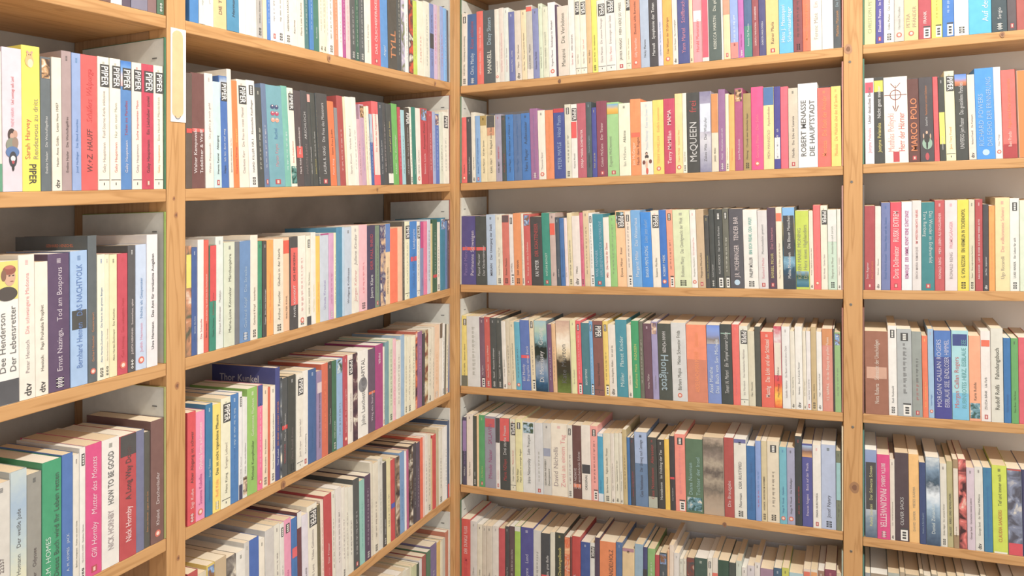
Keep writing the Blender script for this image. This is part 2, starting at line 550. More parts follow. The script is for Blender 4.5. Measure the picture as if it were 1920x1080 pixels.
'R4': '''@860 570 6
27;135;EEDA74;kk/K V:707060:.15;OSCAR HEIM:*Seltsamer Abend
96;140;DCDCDA;gg;#
241;155;7C586C;ww/NL;Maj Seghers*
299;148;D05850;ww/NA;Gianna Manzini*Schön ist Mailand
366;158;484C4A;ww/HNA;Mansell*Klassische Erzählungen
434;160;4C504C;ww/HNA;Maupassant*Ein seltsames Leben
495;196;ECE6DC;kk/D;Cees Nootb:*Mitternacht
542;180;DACEB4;kk/O;#
590;205;E4D8B8;kk/N;Werner Mann*Die verborgenen Schätze Konrads
645;205;5CB4D0;kk/O;#
706;186;5A78C0;ww/2X M:F05058:.46:.5;Bill Moody*Biographie eines Buick
812;162;ECDCB8;kk/KL;#
868;190;6C8894;ww/X Y:0:1:2C4458:3C6080:8098B4:9CA8B8:343C34:2C3430:8CB4BC:B8CCB8:A8C8D0;Di Morrissey*Gesang
1012;230;7C5478;ww;#
1062;222;E8BC8C;kk;#
1106;190;CCBCA8;kk/X Y:0:1:708448:5C6838:3C3C30:443C30:E8D8B8:F4ECDC:E0C8B0:C8A898;Kate Morton*
1270;185;EAEAB0;gg/N;Martin Mosebach*
1335;190;F46068;ww/KL;#
1392;218;44808C;yw/H;*BEAVERTIDE
@1100 580 5.683
42;130;74B4E4;ww/KL;#
80;125;8C5850;kw/PT;Simone Murand*
186;130;F4D468;kk/KL;#
242;165;EEE6DA;kk/D;Anne-Angelika Müller:*Ich und du
322;115;4098AC;ww/X;Müller*Planet Kinder
443;165;ECE4D4;kk/D;Werner Müller:*
491;125;34A46C;yy/X;Katharina Münk*INSASSEN
573;130;6C6C5C;ww;#
617;155;6C4858;ww/N;Herta Müller*
706;135;A49CC8;gg/F;Christian Müller*
773;155;484E46;wl/XXHJ;HANNI MÜNZER*Honigtot
916;145;D8DADA;kk/O;Bárbara Mujica*Meine Schwester Frida
1076;168;FA9068;oo/X V:DC8464:.55;ABDELRACHMAN MUNIF*Salzstädte
1292;172;7C94D4;ww/X2 Y:.76:.995:B8B4B8:8C8480:8C9CD0:8CA4E0:7C98E0;Axel Munthe*Das Buch von San Michele
@1340 590 5.683
72;105;3C4442;ww/Xi M:A8D0C0:.88:.89;Timeri N. Murari*Ein Tempel unserer Liebe
196;108;F06C64;pp/N;Mulisch*Archibald
274;125;E8E8D8;gg/NPT;Iris Murdoch*Das italienische Mädchen
364;180;DCD6BC;kk;Marc Wizzonitz*
437;130;4E5048;w;
500;185;EC6450;ww/XHN;Muschg*Das Licht und der Schlüssel
638;128;D05C6C;kk/Y:0:1:E06848:F8C860:E06050:C85870:B84C70:D0687C:E0D8D8:C84860 M:E8E0D0:.4:.8;Meja Mwangi*Die Wilderer
723;130;EAEAE8;gg/N;Isabella Nadolny*Ein Baum wächst übers Dach
811;180;EAE4D4;kk/D;Nadolny:*Der achtlose Tag
863;130;F0EEE8;kk/D;Nadolny*Durch fremde Fenster
943;180;E8E0CC;kk/D;Nadolny:*Seehamer Tagebuch
981;180;ECE8E8;kk/R;Isabella Nadolny*Soviel über Bus
1031;135;CDB484;kk/A;Nadolny*Netzkarte
1090;185;ECEAE6;kk/D;Nagel:*Autonomie und Gnade
1150;155;E09080;ww/U:D89058:.2;V.S. NAIPAUL*An der Biegung des großen Flusses
1264;155;484448;w;
1282;192;94BC7C;gg/F;#
=1358''',
'R5': '''@860 760 5.683
36;130;4A4664;wv/HX M:9C80B8:.5:.95;NIKIFALD*Der letzte Sultan
81;95;ECE0D4;kk/N;Taslima Nasrin*
148;118;4A5044;ww/A;*LIEBEN
190;110;ECC898;k;
213;108;50A464;yy/N R;Eva Neurens*
276;122;9A98A8;mm/X M:D0585C:.85:.97;Mende Nazer*SKLAVIN
394;135;EAE6E2;pw/U:4C4648:.35 R;Marie NDiaye*Selbstporträt in Grün
441;140;424644;rw/X U:E45A58:.32;Marie NDiaye*Drei starke Frauen
546;150;E8E4CC;kr/NPT;Holger Nehhaus*Madame Sartud
609;150;ECE6AC;kk/2X K;Marie Nejar*Mach nicht so traurige Augen
681;180;E6E8E6;kk/NF;Irène Némirovsky*Suite Française
815;190;DCDEE0;gg/R;#
901;195;D8D6D0;kk/2N M:A0A8C0:.54:.65;GEORGINA NEWBERY*Zwanzigtausend
987;198;F4ECDA;gp/2XN;David Nicholls*Zwei an einem Tag
1163;215;E8E4D8;kk/KA;#
1216;220;6C4440;ww/2X M:F08860:.15:.2;SAFI NIDIAYE*Der entscheidende Schritt
1310;215;F0E8DE;kk/H M:44444A:.35:.47;*ORIGINAL
@1100 770 5.142
42;152;F8A8A0;kk/KL;#
112;225;40A8D0;bb/U:DCE8F0:.04 V:E0E8F0:.12;KATRIN NOLD*
165;220;E4E0CC;kk/A;Barbara Noack*Täglich dasselbe Theater
236;222;E8E0D4;kk/D;Nöstlinger:*Manchmal möchte ich ein Single sein
273;222;E8E4D0;kk/D;Nöstlinger:*Haushaltsschnecken leben länger
318;222;E8E4D4;kk/D;Christine Nöstlinger:*Das kleine Frau
353;185;CDB884;kk;#
395;262;3C78B8;bb/N;#
426;265;4A4A54;rr/HN;Nooteboom*Die folgende Geschichte
470;212;6888B0;kk/U:A8BEE4:.42 N;Cees Nooteboom*Der Umweg nach Santiago
596;260;464844;rr/N V:B8BCAC:.16 X;Cees Nooteboom*Allerseelen
686;285;403E3C;ww/HXN;Nooteboom*Im Frühling der Tau
757;280;F8CC48;oo;#
805;250;403C40;ww/ M:E04048:.42:.45;Cees Nooteboom*
855;232;FC9484;pp/KL;#
957;278;58785C;ll/2C;Diana Norman*Tochter der Insel
1125;265;AC9C8C;rr/Y:0:1:BCA894:B4A494:A89888:787068:B0A494:68605C:B4A898:8C8078:706860:B8A898;*
@1340 790 4.909
90;155;B84C48;ww/X;*Die Brautgabe
180;168;EAE8DE;kk/NA U:6C70A8:.05;Norman*DER RUSTIPED
296;232;3474B4;bb/X N;Hans Erich Nossack*Spirale
378;182;8CA8E4;rb;#
431;185;DACAA0;kk/HA;NOSSACK*SPÄTESTENS IM NOVEMBER
485;190;E8DCC4;kk/KA;#
598;240;70BCD0;bb/NO;Helga M. Novak*Palisaden
666;248;A8AAC8;kk/NO;Helga M. Novak*Die Eisheiligen
742;142;343A3C;rr/HN;aldo nove*amore mio infinito
806;212;5456A0;ww/ Y:.84:.98:E0B080:8C6C60:A8C0E0;Frances Nugent*Bock auf der Thede
904;222;F0ECE4;kp/NR;MARIA NUROWSKA*
982;222;B8C6E4;kk/NA;Josef Nyary*
1118;275;788068;kk/N M:98C8CC:.38:.85;#
=1172''',
'R6': '''@860 940 7.712
28;262;DC5048;rw/HXX;GEORGE DJEMA*DER DUNKLE FLUSS
158;300;DCD8D4;gg/N;Flan O'Brien*
255;342;E8E2CE;kk/NO;Sigrid Undset*
335;360;D8CEBE;kk/N;John O'Hara*
396;362;DCD2C2;kk/N;John O'Hara*
480;370;E8E2DA;gg/N;Amos Oz*
570;402;D05058;rr;*
665;370;464648;ww/HN;Kenzaburo Oe*Stolz der Toten
722;370;60484E;ww/R;PETER OELKER*Das Bild der alten Dame
805;365;A8D04C;kk/U:E0E0D8:.07;
888;388;50509C;ww/N;Oyo Oyate*Land
1070;432;D8D8D4;kk/R;#
1185;468;44484E;ww/2HX M:E85050:.3:.4;*Klos mit Katze, gras Bulle
1315;455;E6E2D0;kk;*Abschied von der Liebe
1390;462;3C4238;wy/HXN;*Rechnend Dschungelbuch
1522;530;CC6850;ww/Q:D87050:F0C8A0;#
1605;520;7A4440;w;
1632;515;C84440;ww/HX2;JOSEPH O'NEILL*NIEDERLAND
1755;600;3C58A0;ww/N;*Krieg zu Hand
@1100 950 8
42;550;E4E4E0;kk/P;
116;472;4C3C58;ww/X;Keri O'Meara*
190;532;EE8C54;rk/2XX;*DUFT VON SANDELHOLZ
430;545;5074A8;ll/N;Susie Baiden Barr*
530;630;E8CC9C;kk/N U:B88898:.05;Helena Castro*
712;572;98B8D0;kk/2XX;*FRAU IM SCHATTEN
842;615;44487C;ww/ V:403E40:.7;*VERHEISSUNGEN
906;640;8CBC74;ww/H;#
1018;732;BC444C;rr/N;#
1088;702;4C5860;ww/F;#
1202;660;ECB88C;k;
1232;585;ECDCCC;pp;#
1300;705;E4E0DC;gg/N;#
1384;790;DCDCD0;kk/N;#
1440;792;E6E2D4;kk/N;#
1493;775;70645C;ww/Q:8A5048:54585C;#
1612;782;3C5A52;ww/N;*
1803;780;E6E2D4;kk/KA;#
1878;780;E8E0D4;rr/V:E87060:.8;
@1340 970 8
45;655;305444;ww/XX;*SP 1715
208;690;444E4A;ww;#
312;665;D0DACE;gg/N;#
400;762;E4E0DC;kk/N;
482;735;D8D2D8;kk/N;#
592;690;E6E0DC;kk/N;#
677;785;A4849E;ww;
878;772;3C6080;ww/N;
1002;772;CCCE50;kk/N;
1112;845;ACCED8;kk;
1325;790;E6D6CA;rr/M:E87058:.1:.97;
1435;795;E8DCC8;oo/M:E8A060:.1:.97;
1542;812;A07C68;ww/N;
1645;795;8A3C58;pp/N;
1822;850;DCCDB0;k;
=1900''',
'F1': '''@1610 0 6.194
56;-;DEE29C;gg/X;CHRISTOPH PETERS*
194;-;5450A0;ww/XHR;Elizabeth Peters*Im Schatten
290;-;EEEAE0;kk/A;Erika Pluhar*Die Linien
412;-;CCC8C2;gg/O;Harrison Piccolino*
526;-;ECCA8C;gg/2X O;PETRA*PFÄNDER
695;-;BC4854;ww/HL;FRANK*
845;-;FEEE4C;kk/L;#
973;-;3C7CCC;ww/HL;#
1110;-;F2EFE8;gg/A;
1280;-;50BCEC;ww/2XX;*Auf der Suche
1545;-;3A4C54;ww/NA;Sergio*
1727;-;5C5054;pp/R;
1836;-;B45850;ww/XX;*
=2100''',
'F2': '''@1610 120 5.4
65;145;F2EAF0;pk/HX M:EC5068:.83:.95;Justyna Polanska*Unter deutschen Betten
160;135;464642;yw/HX M:F4E040:.83:.96;Justyna Polanska*Nicht ganz sauber
265;130;F4F0E2;pr/2X G;Matthias Politycki*Herr der Hörner
508;152;6A403A;oo/XXHR;*MARCO POLO
625;135;504A4E;wo/n;Gerhard Polt*Menschenfresser und andere Delikatessen
768;130;E45A60;rr/N;GERHARD POLT*
822;135;44463F;ww/N M:E8E060:.2:.58;GERHARD POLT*
887;72;F2ECC0;og/NPT;Jane Tracy Powell*
990;100;464844;ww/X Y:.86:.995:A86850:C88868:88A0DC:6C90E0;UNIVERSO Jem Poster*Das gestohlene Paradies
1118;108;E8DCCE;kk/D;Richard Powell:*Die Kwimpers
1196;42;449CF0;ll/2XW;RICHARD POWERS*DAS ECHO DER ERINNERUNG
1388;30;ECEAE8;gk/O;Peter Prange*
1465;60;F86C64;wo/ V:B83C40:.16;Beni Prando*Mögen deine Flüche niemals schmecken
1610;48;7C5A4C;k;
1625;60;ECC0AC;ww/Y:0:1:C8C4C0:E8D0C0:F0C8B0:F0C4AC:E8B49C:ECC0A4:6C4C3C:F08C5C:F08C5C;
=1860''',
'F3': '''@1610 360 5.4
56;142;B4484E;wo/2R;Sven Regener*Herr Lehmann
164;150;EEE4DA;kk/D;Rehmann:*Illusionen
226;110;7480B4;bb/N;Krisel Kerrin Konrad*Thomas Mann und die Seinen
319;105;F04C60;ww/HXXR;Doris Dollmeister*RUSSKI EXTREM
433;100;E6ECF2;mm/HX;REMARQUE*DER HIMMEL KENNT KEINE GÜNSTLINGE
541;90;E2DCDA;gr/H;ERICH MARIA REMARQUE*IM WESTEN NICHTS NEUES
635;105;34888E;ww/2XR J;Tore Renberg*Das Wunder im Endhverfeld
770;85;C85458;ww/HN;RONALD RENG*MEIN LEBEN ALS ENGLÄNDER
873;85;E8DADC;gp/HN;RONALD RENG*FREMDGÄNGER
1001;80;EEDA38;kk/HXA;G. VON REZZORI*EIN HERMELIN IN TSCHERNOPOL
1118;80;DCD8BC;kk/NA;Rezzori*Neue maghrebinische Geschichten
1180;75;BC484C;ww/HN;DAN RHODES*LADY DI ODER DAS KLEINE WEISSE AUTO
1258;125;484448;ww/Hd;Jean Rhys*Sargassomeer
1320;140;FEA44C;oo/N;#
1384;60;ECDCA4;gp/N;Ugo Riccarelli*Der vollkommene Schmerz
1533;65;ECECE4;kk/KA;LUISE RINSER*Ein Leben für sich
1632;85;DEEAD2;kk/X;*
=1790''',
'F4': '''@1610 590 4.91
60;155;A26850;ww/X M:D8A890:.43:.57;Nora Roberts*Sehnsucht der Unschuldigen
277;105;F0EEEA;kk/KA;Ruth Rodewald*
358;135;B4BABC;kk/KL;#
496;158;98A09C;rk/R;#
590;198;F07850;yy/N;Roehler*Dienstag bleibt ein Pferd
644;135;A0C4E4;bp/NO;Kathrin Röggla*
700;150;44509C;ww/2XX U:4C7CC8:.3 M:44449A:.0:.2;MORGAN CALLAN ROGERS*EISBLAUE SEE, ENDLOSER HIMMEL
862;150;A8DCE6;rt/2XX V:78C4E8:.3 M:3C4C90:.83:.96;Morgan Callan Rogers*RUBINROTES HERZ, EISBLAUE SEE
1020;198;FAAC84;kp/C;Karin Rohde*
1130;155;EEE8E4;kk/R M:F07050:.83:.9;ZSUZSA BÁNK*Lila Farb
1222;130;E0DED2;kk/HX;Rudolf Rolfs*Fahndungsbuch
1338;218;3078B8;bb/NX;Ruth Rehmann*
1407;220;64AC60;kk/N;Peter Rosei*Die Kröte
1476;215;E05C6C;k;
=1600''',
'F5': '''@1610 800 3.858
46;172;94A4C8;yy/Y:0:1:5C6C80:8898A8:D0D4DC:8090B8:8898C4:94A4C8 M:484448:.32:.86;Rafael Sabatini*Der Schwarze Schwan
134;205;E44088;ww/XXHJA;BRITTA SABBAG*PINGUINWETTER
228;240;E8DED0;kk/DN;Sachs:*Sinuhe fällt durch Jahrtausende
264;195;503E46;ww/L;OLIVER SACKS*
366;205;F8C478;gg;DAVID SAFIER*MIESES KARMA
442;262;34487C;ll;Antoine de Saint-Exupéry*
490;225;8098B4;ww/Y:0:1:44546C:5C7088:7088A0:A8C0D4:E4ECF4:485868:8098B0:D0D8DC;Daniel Zenandor*
594;270;E4E0D4;kk/NA;Emilio Salgari*Der schwarze Korsar
644;255;BCB480;kk/HX;SALLUST*KRIEG UND REVOLUTION
689;240;A88C68;kk/ M:E8DCCC:.15:.9;ERNST CROIX*
729;240;D87470;ww/Q:E07C78:4A3438;
787;300;DAC8D6;kk/N;George Sand*Geschichte meines Lebens
846;295;E4E2DA;kk/DN;George Sand:*Ein Winter auf Mallorca
909;302;3480AC;bb/N;#
974;285;D2E240;rk/ M:F0F0E0:.0:.02 N;CLAUDIA SANDERS*Tief und immer noch
1084;310;848CA4;pr/Q:8C94AC:5C5C68 U:C05048:.02 V:E04858:.14;*
1192;320;3C3C68;w;
=1300''',
'F6': '''@1610 800 3.858
44;1062;98A0A8;w;
84;1072;A0907C;w;
210;1065;B0B8B0;w;
296;1058;B8A890;w;
335;1075;B0A48C;w;
440;1068;A89C84;w;
470;1085;B0A890;w;
525;1075;A8A08C;w;
570;1092;B8AC98;w;
640;1088;A8A08C;w;
710;1088;B8B0A0;w;
770;1104;A8A490;w;
885;1102;B0A894;w;
930;1120;A8A090;w;
1040;1116;B8B0A0;w;
1130;1130;A8A090;w;
=1250''',
}

# ------------------------------------------------------------------ geometry of the place
CA, SA = 0.9162, 0.4006
X0, D0 = -0.1547, 2.2075


def hit_left(px, py=None):
    """point of the left bookcase's front plane (x = 0) seen at a photo pixel -> (y, z)"""
    r = (px - 960.0) / F
    t = (r * D0 - X0) / (SA - r * CA)
    D = D0 + CA * t
    z = None if py is None else EYE + (335.0 - py) * D / F
    return t, z


def hit_right(px, py=None):
    r = (px - 960.0) / F
    s = (r * D0 - X0) / (CA + r * SA)
    D = D0 - SA * s
    z = None if py is None else EYE + (335.0 - py) * D / F
    return s, z


SLOPE = 0.0422                              # boards running along x rise a little to the right


def line2(a, b):
    k = (b[1] - a[1]) / (b[0] - a[0])
    return lambda u: a[1] + k * (u - a[0])


T_PX = [((348, 37.8), (845, 154.8)), ((350, 353.7), (847, 344.4)), ((350, 671), (847, 539.8)),
        ((350, 990), (850, 732.4)), None, None]
TL = []
for e in T_PX:
    if e:
        TL.append(line2(hit_left(*e[0]), hit_left(*e[1])))
TL.append(lambda y: EYE - 0.867)
TL.append(lambda y: EYE - 1.15)
TL.append(lambda y: EYE - 1.43)
TL.insert(0, lambda y: EYE + 0.545)
TL.insert(0, lambda y: EYE + 0.83)
S_PX = [((863, 161.5), (1579, 89)), ((863, 343.5), (1579, 311.3)), ((863, 533.7), (1579, 544)),
        ((863, 723.7), (1579, 774)), ((863, 908.7), (1579, 996.7))]
SL = [line2(hit_right(*a), hit_right(*b)) for a, b in S_PX]
_s5 = SL[4]
SL.append(lambda x: _s5(x) - 0.283)
SL.append(lambda x: _s5(x) - 0.566)
_s1 = SL[0]
SL.insert(0, lambda x: _s1(x) + 0.28)
SL.insert(0, lambda x: _s1(x) + 0.56)
F_PX = [((1620, 84), (1920, 55)), ((1620, 308), (1920, 295.7)), ((1620, 544), (1920, 546.7)),
        ((1620, 776), (1920, 796)), ((1620, 1007), (1920, 1044.8))]
FL = [line2(hit_right(*a), hit_right(*b)) for a, b in F_PX]
_f5 = FL[4]
FL.append(lambda x: _f5(x) - 0.283)
FL.append(lambda x: _f5(x) - 0.566)
_f1 = FL[0]
FL.insert(0, lambda x: _f1(x) + 0.28)
FL.insert(0, lambda x: _f1(x) + 0.56)

# ------------------------------------------------------------------ materials
MATS = {}


def srgb(h):
    v = [int(h[i:i + 2], 16) / 255.0 for i in (0, 2, 4)]
    return tuple((c / 12.92 if c <= 0.04045 else ((c + 0.055) / 1.055) ** 2.4) for c in v) + (1.0,)


def newmat(name, rough=0.5):
    m = bpy.data.materials.new(name)
    m.use_nodes = True
    b = m.node_tree.nodes['Principled BSDF']
    b.inputs['Roughness'].default_value = rough
    b.inputs['Specular IOR Level'].default_value = 0.3
    return m, m.node_tree, b


def paint(h, rough=0.42, worn=True):
    """printed card: flat colour with faint rubbing"""
    key = ('c', h, worn)
    if key in MATS:
        return MATS[key]
    m, nt, b = newmat('card_' + h, rough)
    c = srgb(h)
    y = 0.3 * c[0] + 0.6 * c[1] + 0.1 * c[2]
    c = tuple((x * 0.90 + y * 0.10) * 0.90 + 0.030 for x in c[:3]) + (1.0,)
    b.inputs['Base Color'].default_value = c
    if worn:
        tc = nt.nodes.new('ShaderNodeTexCoord')
        n = nt.nodes.new('ShaderNodeTexNoise')
        n.inputs['Scale'].default_value = 55
        n.inputs['Detail'].default_value = 5
        nt.links.new(tc.outputs['Object'], n.inputs['Vector'])
        r = nt.nodes.new('ShaderNodeValToRGB')
        r.color_ramp.elements[0].position = 0.3
        r.color_ramp.elements[1].position = 0.75
        r.color_ramp.elements[0].color = tuple(x * 0.93 for x in c[:3]) + (1,)
        r.color_ramp.elements[1].color = tuple(min(1, x * 1.05 + 0.006) for x in c[:3]) + (1,)
        nt.links.new(n.outputs['Fac'], r.inputs['Fac'])
        nt.links.new(r.outputs['Color'], b.inputs['Base Color'])
    MATS[key] = m
    return m


def picture(h1, h2, h3='E8E0D0', scale=38):
    """a printed cover picture seen too small to read: soft patches of its colours"""
    key = ('p', h1, h2, h3)
    if key in MATS:
        return MATS[key]
    m, nt, b = newmat('picture_' + h1, 0.35)
    tc = nt.nodes.new('ShaderNodeTexCoord')
    n = nt.nodes.new('ShaderNodeTexNoise')
    n.inputs['Scale'].default_value = scale
    n.inputs['Detail'].default_value = 6
    n.inputs['Distortion'].default_value = 0.8
    nt.links.new(tc.outputs['Object'], n.inputs['Vector'])
    r = nt.nodes.new('ShaderNodeValToRGB')
    r.color_ramp.elements[0].position = 0.40
    r.color_ramp.elements[0].color = srgb(h2)
    r.color_ramp.elements[1].position = 0.56
    r.color_ramp.elements[1].color = srgb(h1)
    e = r.color_ramp.elements.new(0.68)
    e.color = srgb(h3)
    nt.links.new(n.outputs['Fac'], r.inputs['Fac'])
    nt.links.new(r.outputs['Color'], b.inputs['Base Color'])
    MATS[key] = m
    return m


def fade(cols, z0, z1):
    """a cover picture running up the spine: its colours from the bottom to the top, softly broken"""
    key = ('f', tuple(cols), round(z0, 4), round(z1, 4))
    if key in MATS:
        return MATS[key]
    m, nt, b = newmat('spine_scene_' + cols[0], 0.35)
    tc = nt.nodes.new('ShaderNodeTexCoord')
    sp = nt.nodes.new('ShaderNodeSeparateXYZ')
    nt.links.new(tc.outputs['Object'], sp.inputs[0])
    mr = nt.nodes.new('ShaderNodeMapRange')
    mr.inputs['From Min'].default_value = z0
    mr.inputs['From Max'].default_value = z1
    nt.links.new(sp.outputs['Z'], mr.inputs['Value'])
    n = nt.nodes.new('ShaderNodeTexNoise')
    n.inputs['Scale'].default_value = 90
    n.inputs['Detail'].default_value = 5
    nt.links.new(tc.outputs['Object'], n.inputs['Vector'])
    ma = nt.nodes.new('ShaderNodeMath')
    ma.operation = 'MULTIPLY_ADD'
    ma.inputs[1].default_value = 0.22
    ma.inputs[2].default_value = -0.11
    nt.links.new(n.outputs['Fac'], ma.inputs[0])
    ad = nt.nodes.new('ShaderNodeMath')
    ad.operation = 'ADD'
    nt.links.new(mr.outputs[0], ad.inputs[0])
    nt.links.new(ma.outputs[0], ad.inputs[1])
    r = nt.nodes.new('ShaderNodeValToRGB')
    els = r.color_ramp.elements
    nn = len(cols) - 1
    els[0].position = 0
    els[0].color = srgb(cols[0])
    els[1].position = 1
    els[1].color = srgb(cols[-1])
    for i in range(1, nn):
        els.new(i / nn).color = srgb(cols[i])
    nt.links.new(ad.outputs[0], r.inputs['Fac'])
    nt.links.new(r.outputs['Color'], b.inputs['Base Color'])
    MATS[key] = m
    return m


def pages(h):
    key = ('g', h)
    if key in MATS:
        return MATS[key]
    m, nt, b = newmat('page_edges_' + h, 0.85)
    tc = nt.nodes.new('ShaderNodeTexCoord')
    mp = nt.nodes.new('ShaderNodeMapping')
    mp.inputs['Scale'].default_value = (900, 900, 6)
    n = nt.nodes.new('ShaderNodeTexNoise')
    n.inputs['Scale'].default_value = 1
    nt.links.new(tc.outputs['Object'], mp.inputs['Vector'])
    nt.links.new(mp.outputs['Vector'], n.inputs['Vector'])
    r = nt.nodes.new('ShaderNodeValToRGB')
    c = srgb(h)
    r.color_ramp.elements[0].position = 0.3
    r.color_ramp.elements[1].position = 0.7
    r.color_ramp.elements[0].color = tuple(x * 0.90 for x in c[:3]) + (1,)
    r.color_ramp.elements[1].color = tuple(min(1, x * 1.04) for x in c[:3]) + (1,)
    nt.links.new(n.outputs['Fac'], r.inputs['Fac'])
    nt.links.new(r.outputs['Color'], b.inputs['Base Color'])
    MATS[key] = m
    return m


def wood(axis, light='D2A675', dark='BE905F', line='9A6C3E'):
    key = ('w', axis, light)
    if key in MATS:
        return MATS[key]
    m, nt, b = newmat('pine_along_' + axis, 0.5)
    L = nt.links
    tc = nt.nodes.new('ShaderNodeTexCoord')
    mp = nt.nodes.new('ShaderNodeMapping')
    s = {'x': (1.6, 22, 22), 'y': (22, 1.6, 22), 'z': (22, 22, 1.6)}[axis]
    mp.inputs['Scale'].default_value = s
    L.new(tc.outputs['Object'], mp.inputs['Vector'])
    n1 = nt.nodes.new('ShaderNodeTexNoise')
    n1.inputs['Scale'].default_value = 1.0
    n1.inputs['Detail'].default_value = 3
    L.new(mp.outputs['Vector'], n1.inputs['Vector'])
    # growth rings: bands of a slowly varying field
    mul = nt.nodes.new('ShaderNodeMath')
    mul.operation = 'MULTIPLY'
    mul.inputs[1].default_value = 9.0
    L.new(n1.outputs['Fac'], mul.inputs[0])
    fr = nt.nodes.new('ShaderNodeMath')
    fr.operation = 'FRACT'
    L.new(mul.outputs[0], fr.inputs[0])
    ring = nt.nodes.new('ShaderNodeValToRGB')
    ring.color_ramp.elements[0].position = 0.0
    ring.color_ramp.elements[0].color = (1, 1, 1, 1)
    ring.color_ramp.elements[1].position = 0.16
    ring.color_ramp.elements[1].color = (0, 0, 0, 1)
    e = ring.color_ramp.elements.new(0.8)
    e.color = (0, 0, 0, 1)
    e = ring.color_ramp.elements.new(1.0)
    e.color = (1, 1, 1, 1)
    L.new(fr.outputs[0], ring.inputs['Fac'])
    n2 = nt.nodes.new('ShaderNodeTexNoise')
    n2.inputs['Scale'].default_value = 7.0
    n2.inputs['Detail'].default_value = 6
    L.new(mp.outputs['Vector'], n2.inputs['Vector'])
    mix = nt.nodes.new('ShaderNodeMix')
    mix.data_type = 'RGBA'
    mix.inputs[6].default_value = srgb(dark)
    mix.inputs[7].default_value = srgb(light)
    L.new(n2.outputs['Fac'], mix.inputs[0])
    mix2 = nt.nodes.new('ShaderNodeMix')
    mix2.data_type = 'RGBA'
    sc = nt.nodes.new('ShaderNodeMath')
    sc.operation = 'MULTIPLY'
    sc.inputs[1].default_value = 0.42
    L.new(ring.outputs['Color'], sc.inputs[0])
    L.new(sc.outputs[0], mix2.inputs[0])
    L.new(mix.outputs[2], mix2.inputs[6])
    mix2.inputs[7].default_value = srgb(line)
    L.new(mix2.outputs[2], b.inputs['Base Color'])
    MATS[key] = m
    return m


def plaster(name, h1, h2, scale=6, bump=0.3):
    m, nt, b = newmat(name, 0.9)
    tc = nt.nodes.new('ShaderNodeTexCoord')
    n = nt.nodes.new('ShaderNodeTexNoise')
    n.inputs['Scale'].default_value = scale
    n.inputs['Detail'].default_value = 7
    nt.links.new(tc.outputs['Object'], n.inputs['Vector'])
    r = nt.nodes.new('ShaderNodeValToRGB')
    r.color_ramp.elements[0].position = 0.35
    r.color_ramp.elements[1].position = 0.68
    r.color_ramp.elements[0].color = srgb(h1)
    r.color_ramp.elements[1].color = srgb(h2)
    nt.links.new(n.outputs['Fac'], r.inputs['Fac'])
    nt.links.new(r.outputs['Color'], b.inputs['Base Color'])
    bp = nt.nodes.new('ShaderNodeBump')
    bp.inputs['Strength'].default_value = bump
    bp.inputs['Distance'].default_value = 0.01
    nt.links.new(n.outputs['Fac'], bp.inputs['Height'])
    nt.links.new(bp.outputs['Normal'], b.inputs['Normal'])
    return m


# ------------------------------------------------------------------ mesh helpers
class MB:
    """collects faces with materials and links them as one mesh object"""

    def __init__(self):
        self.v, self.f, self.mi, self.mats = [], [], [], []

    def mat(self, m):
        if m not in self.mats:
            self.mats.append(m)
        return self.mats.index(m)

    def add(self, verts, faces, m):
        b = len(self.v)
        i = self.mat(m)
        self.v.extend(verts)
        for f in faces:
            self.f.append([b + k for k in f])
            self.mi.append(i)

    def box(self, a, b, m, fn=None):
        (x0, y0, z0), (x1, y1, z1) = a, b
        vs = [(x0, y0, z0), (x1, y0, z0), (x1, y1, z0), (x0, y1, z0),
              (x0, y0, z1), (x1, y0, z1), (x1, y1, z1), (x0, y1, z1)]
        if fn:
            vs = [fn(*p) for p in vs]
        self.add(vs, [(0, 3, 2, 1), (4, 5, 6, 7), (0, 1, 5, 4), (1, 2, 6, 5), (2, 3, 7, 6), (3, 0, 4, 7)], m)

    def merge(self, other):
        b = len(self.v)
        self.v.extend(other.v)
        for f, i in zip(other.f, other.mi):
            self.f.append([b + k for k in f])
            self.mi.append(self.mat(other.mats[i]))

    def build(self, name, parent=None, loc=(0, 0, 0), bevel=0.0):
        me = bpy.data.meshes.new(name)
        L = Vector(loc)
        me.from_pydata([Vector(p) - L for p in self.v], [], self.f)
        for m in self.mats:
            me.materials.append(m)
        me.polygons.foreach_set('material_index', self.mi)
        me.update()
        o = bpy.data.objects.new(name, me)
        COL.objects.link(o)
        if parent is not None:
            o.parent = parent
        else:
            o.location = loc
        if bevel:
            md = o.modifiers.new('bevel', 'BEVEL')
            md.width = bevel
            md.segments = 2
            md.limit_method = 'ANGLE'
        return o


def empty(name, loc, label, cat, group=None):
    o = bpy.data.objects.new(name, None)
    o.empty_display_size = 0.02
    COL.objects.link(o)
    o.location = loc
    o['label'] = label
    o['category'] = cat
    if group:
        o['group'] = group
    return o


# ------------------------------------------------------------------ lettering: glyph outlines taken once from the built-in face
GLY = {}
_dg = None


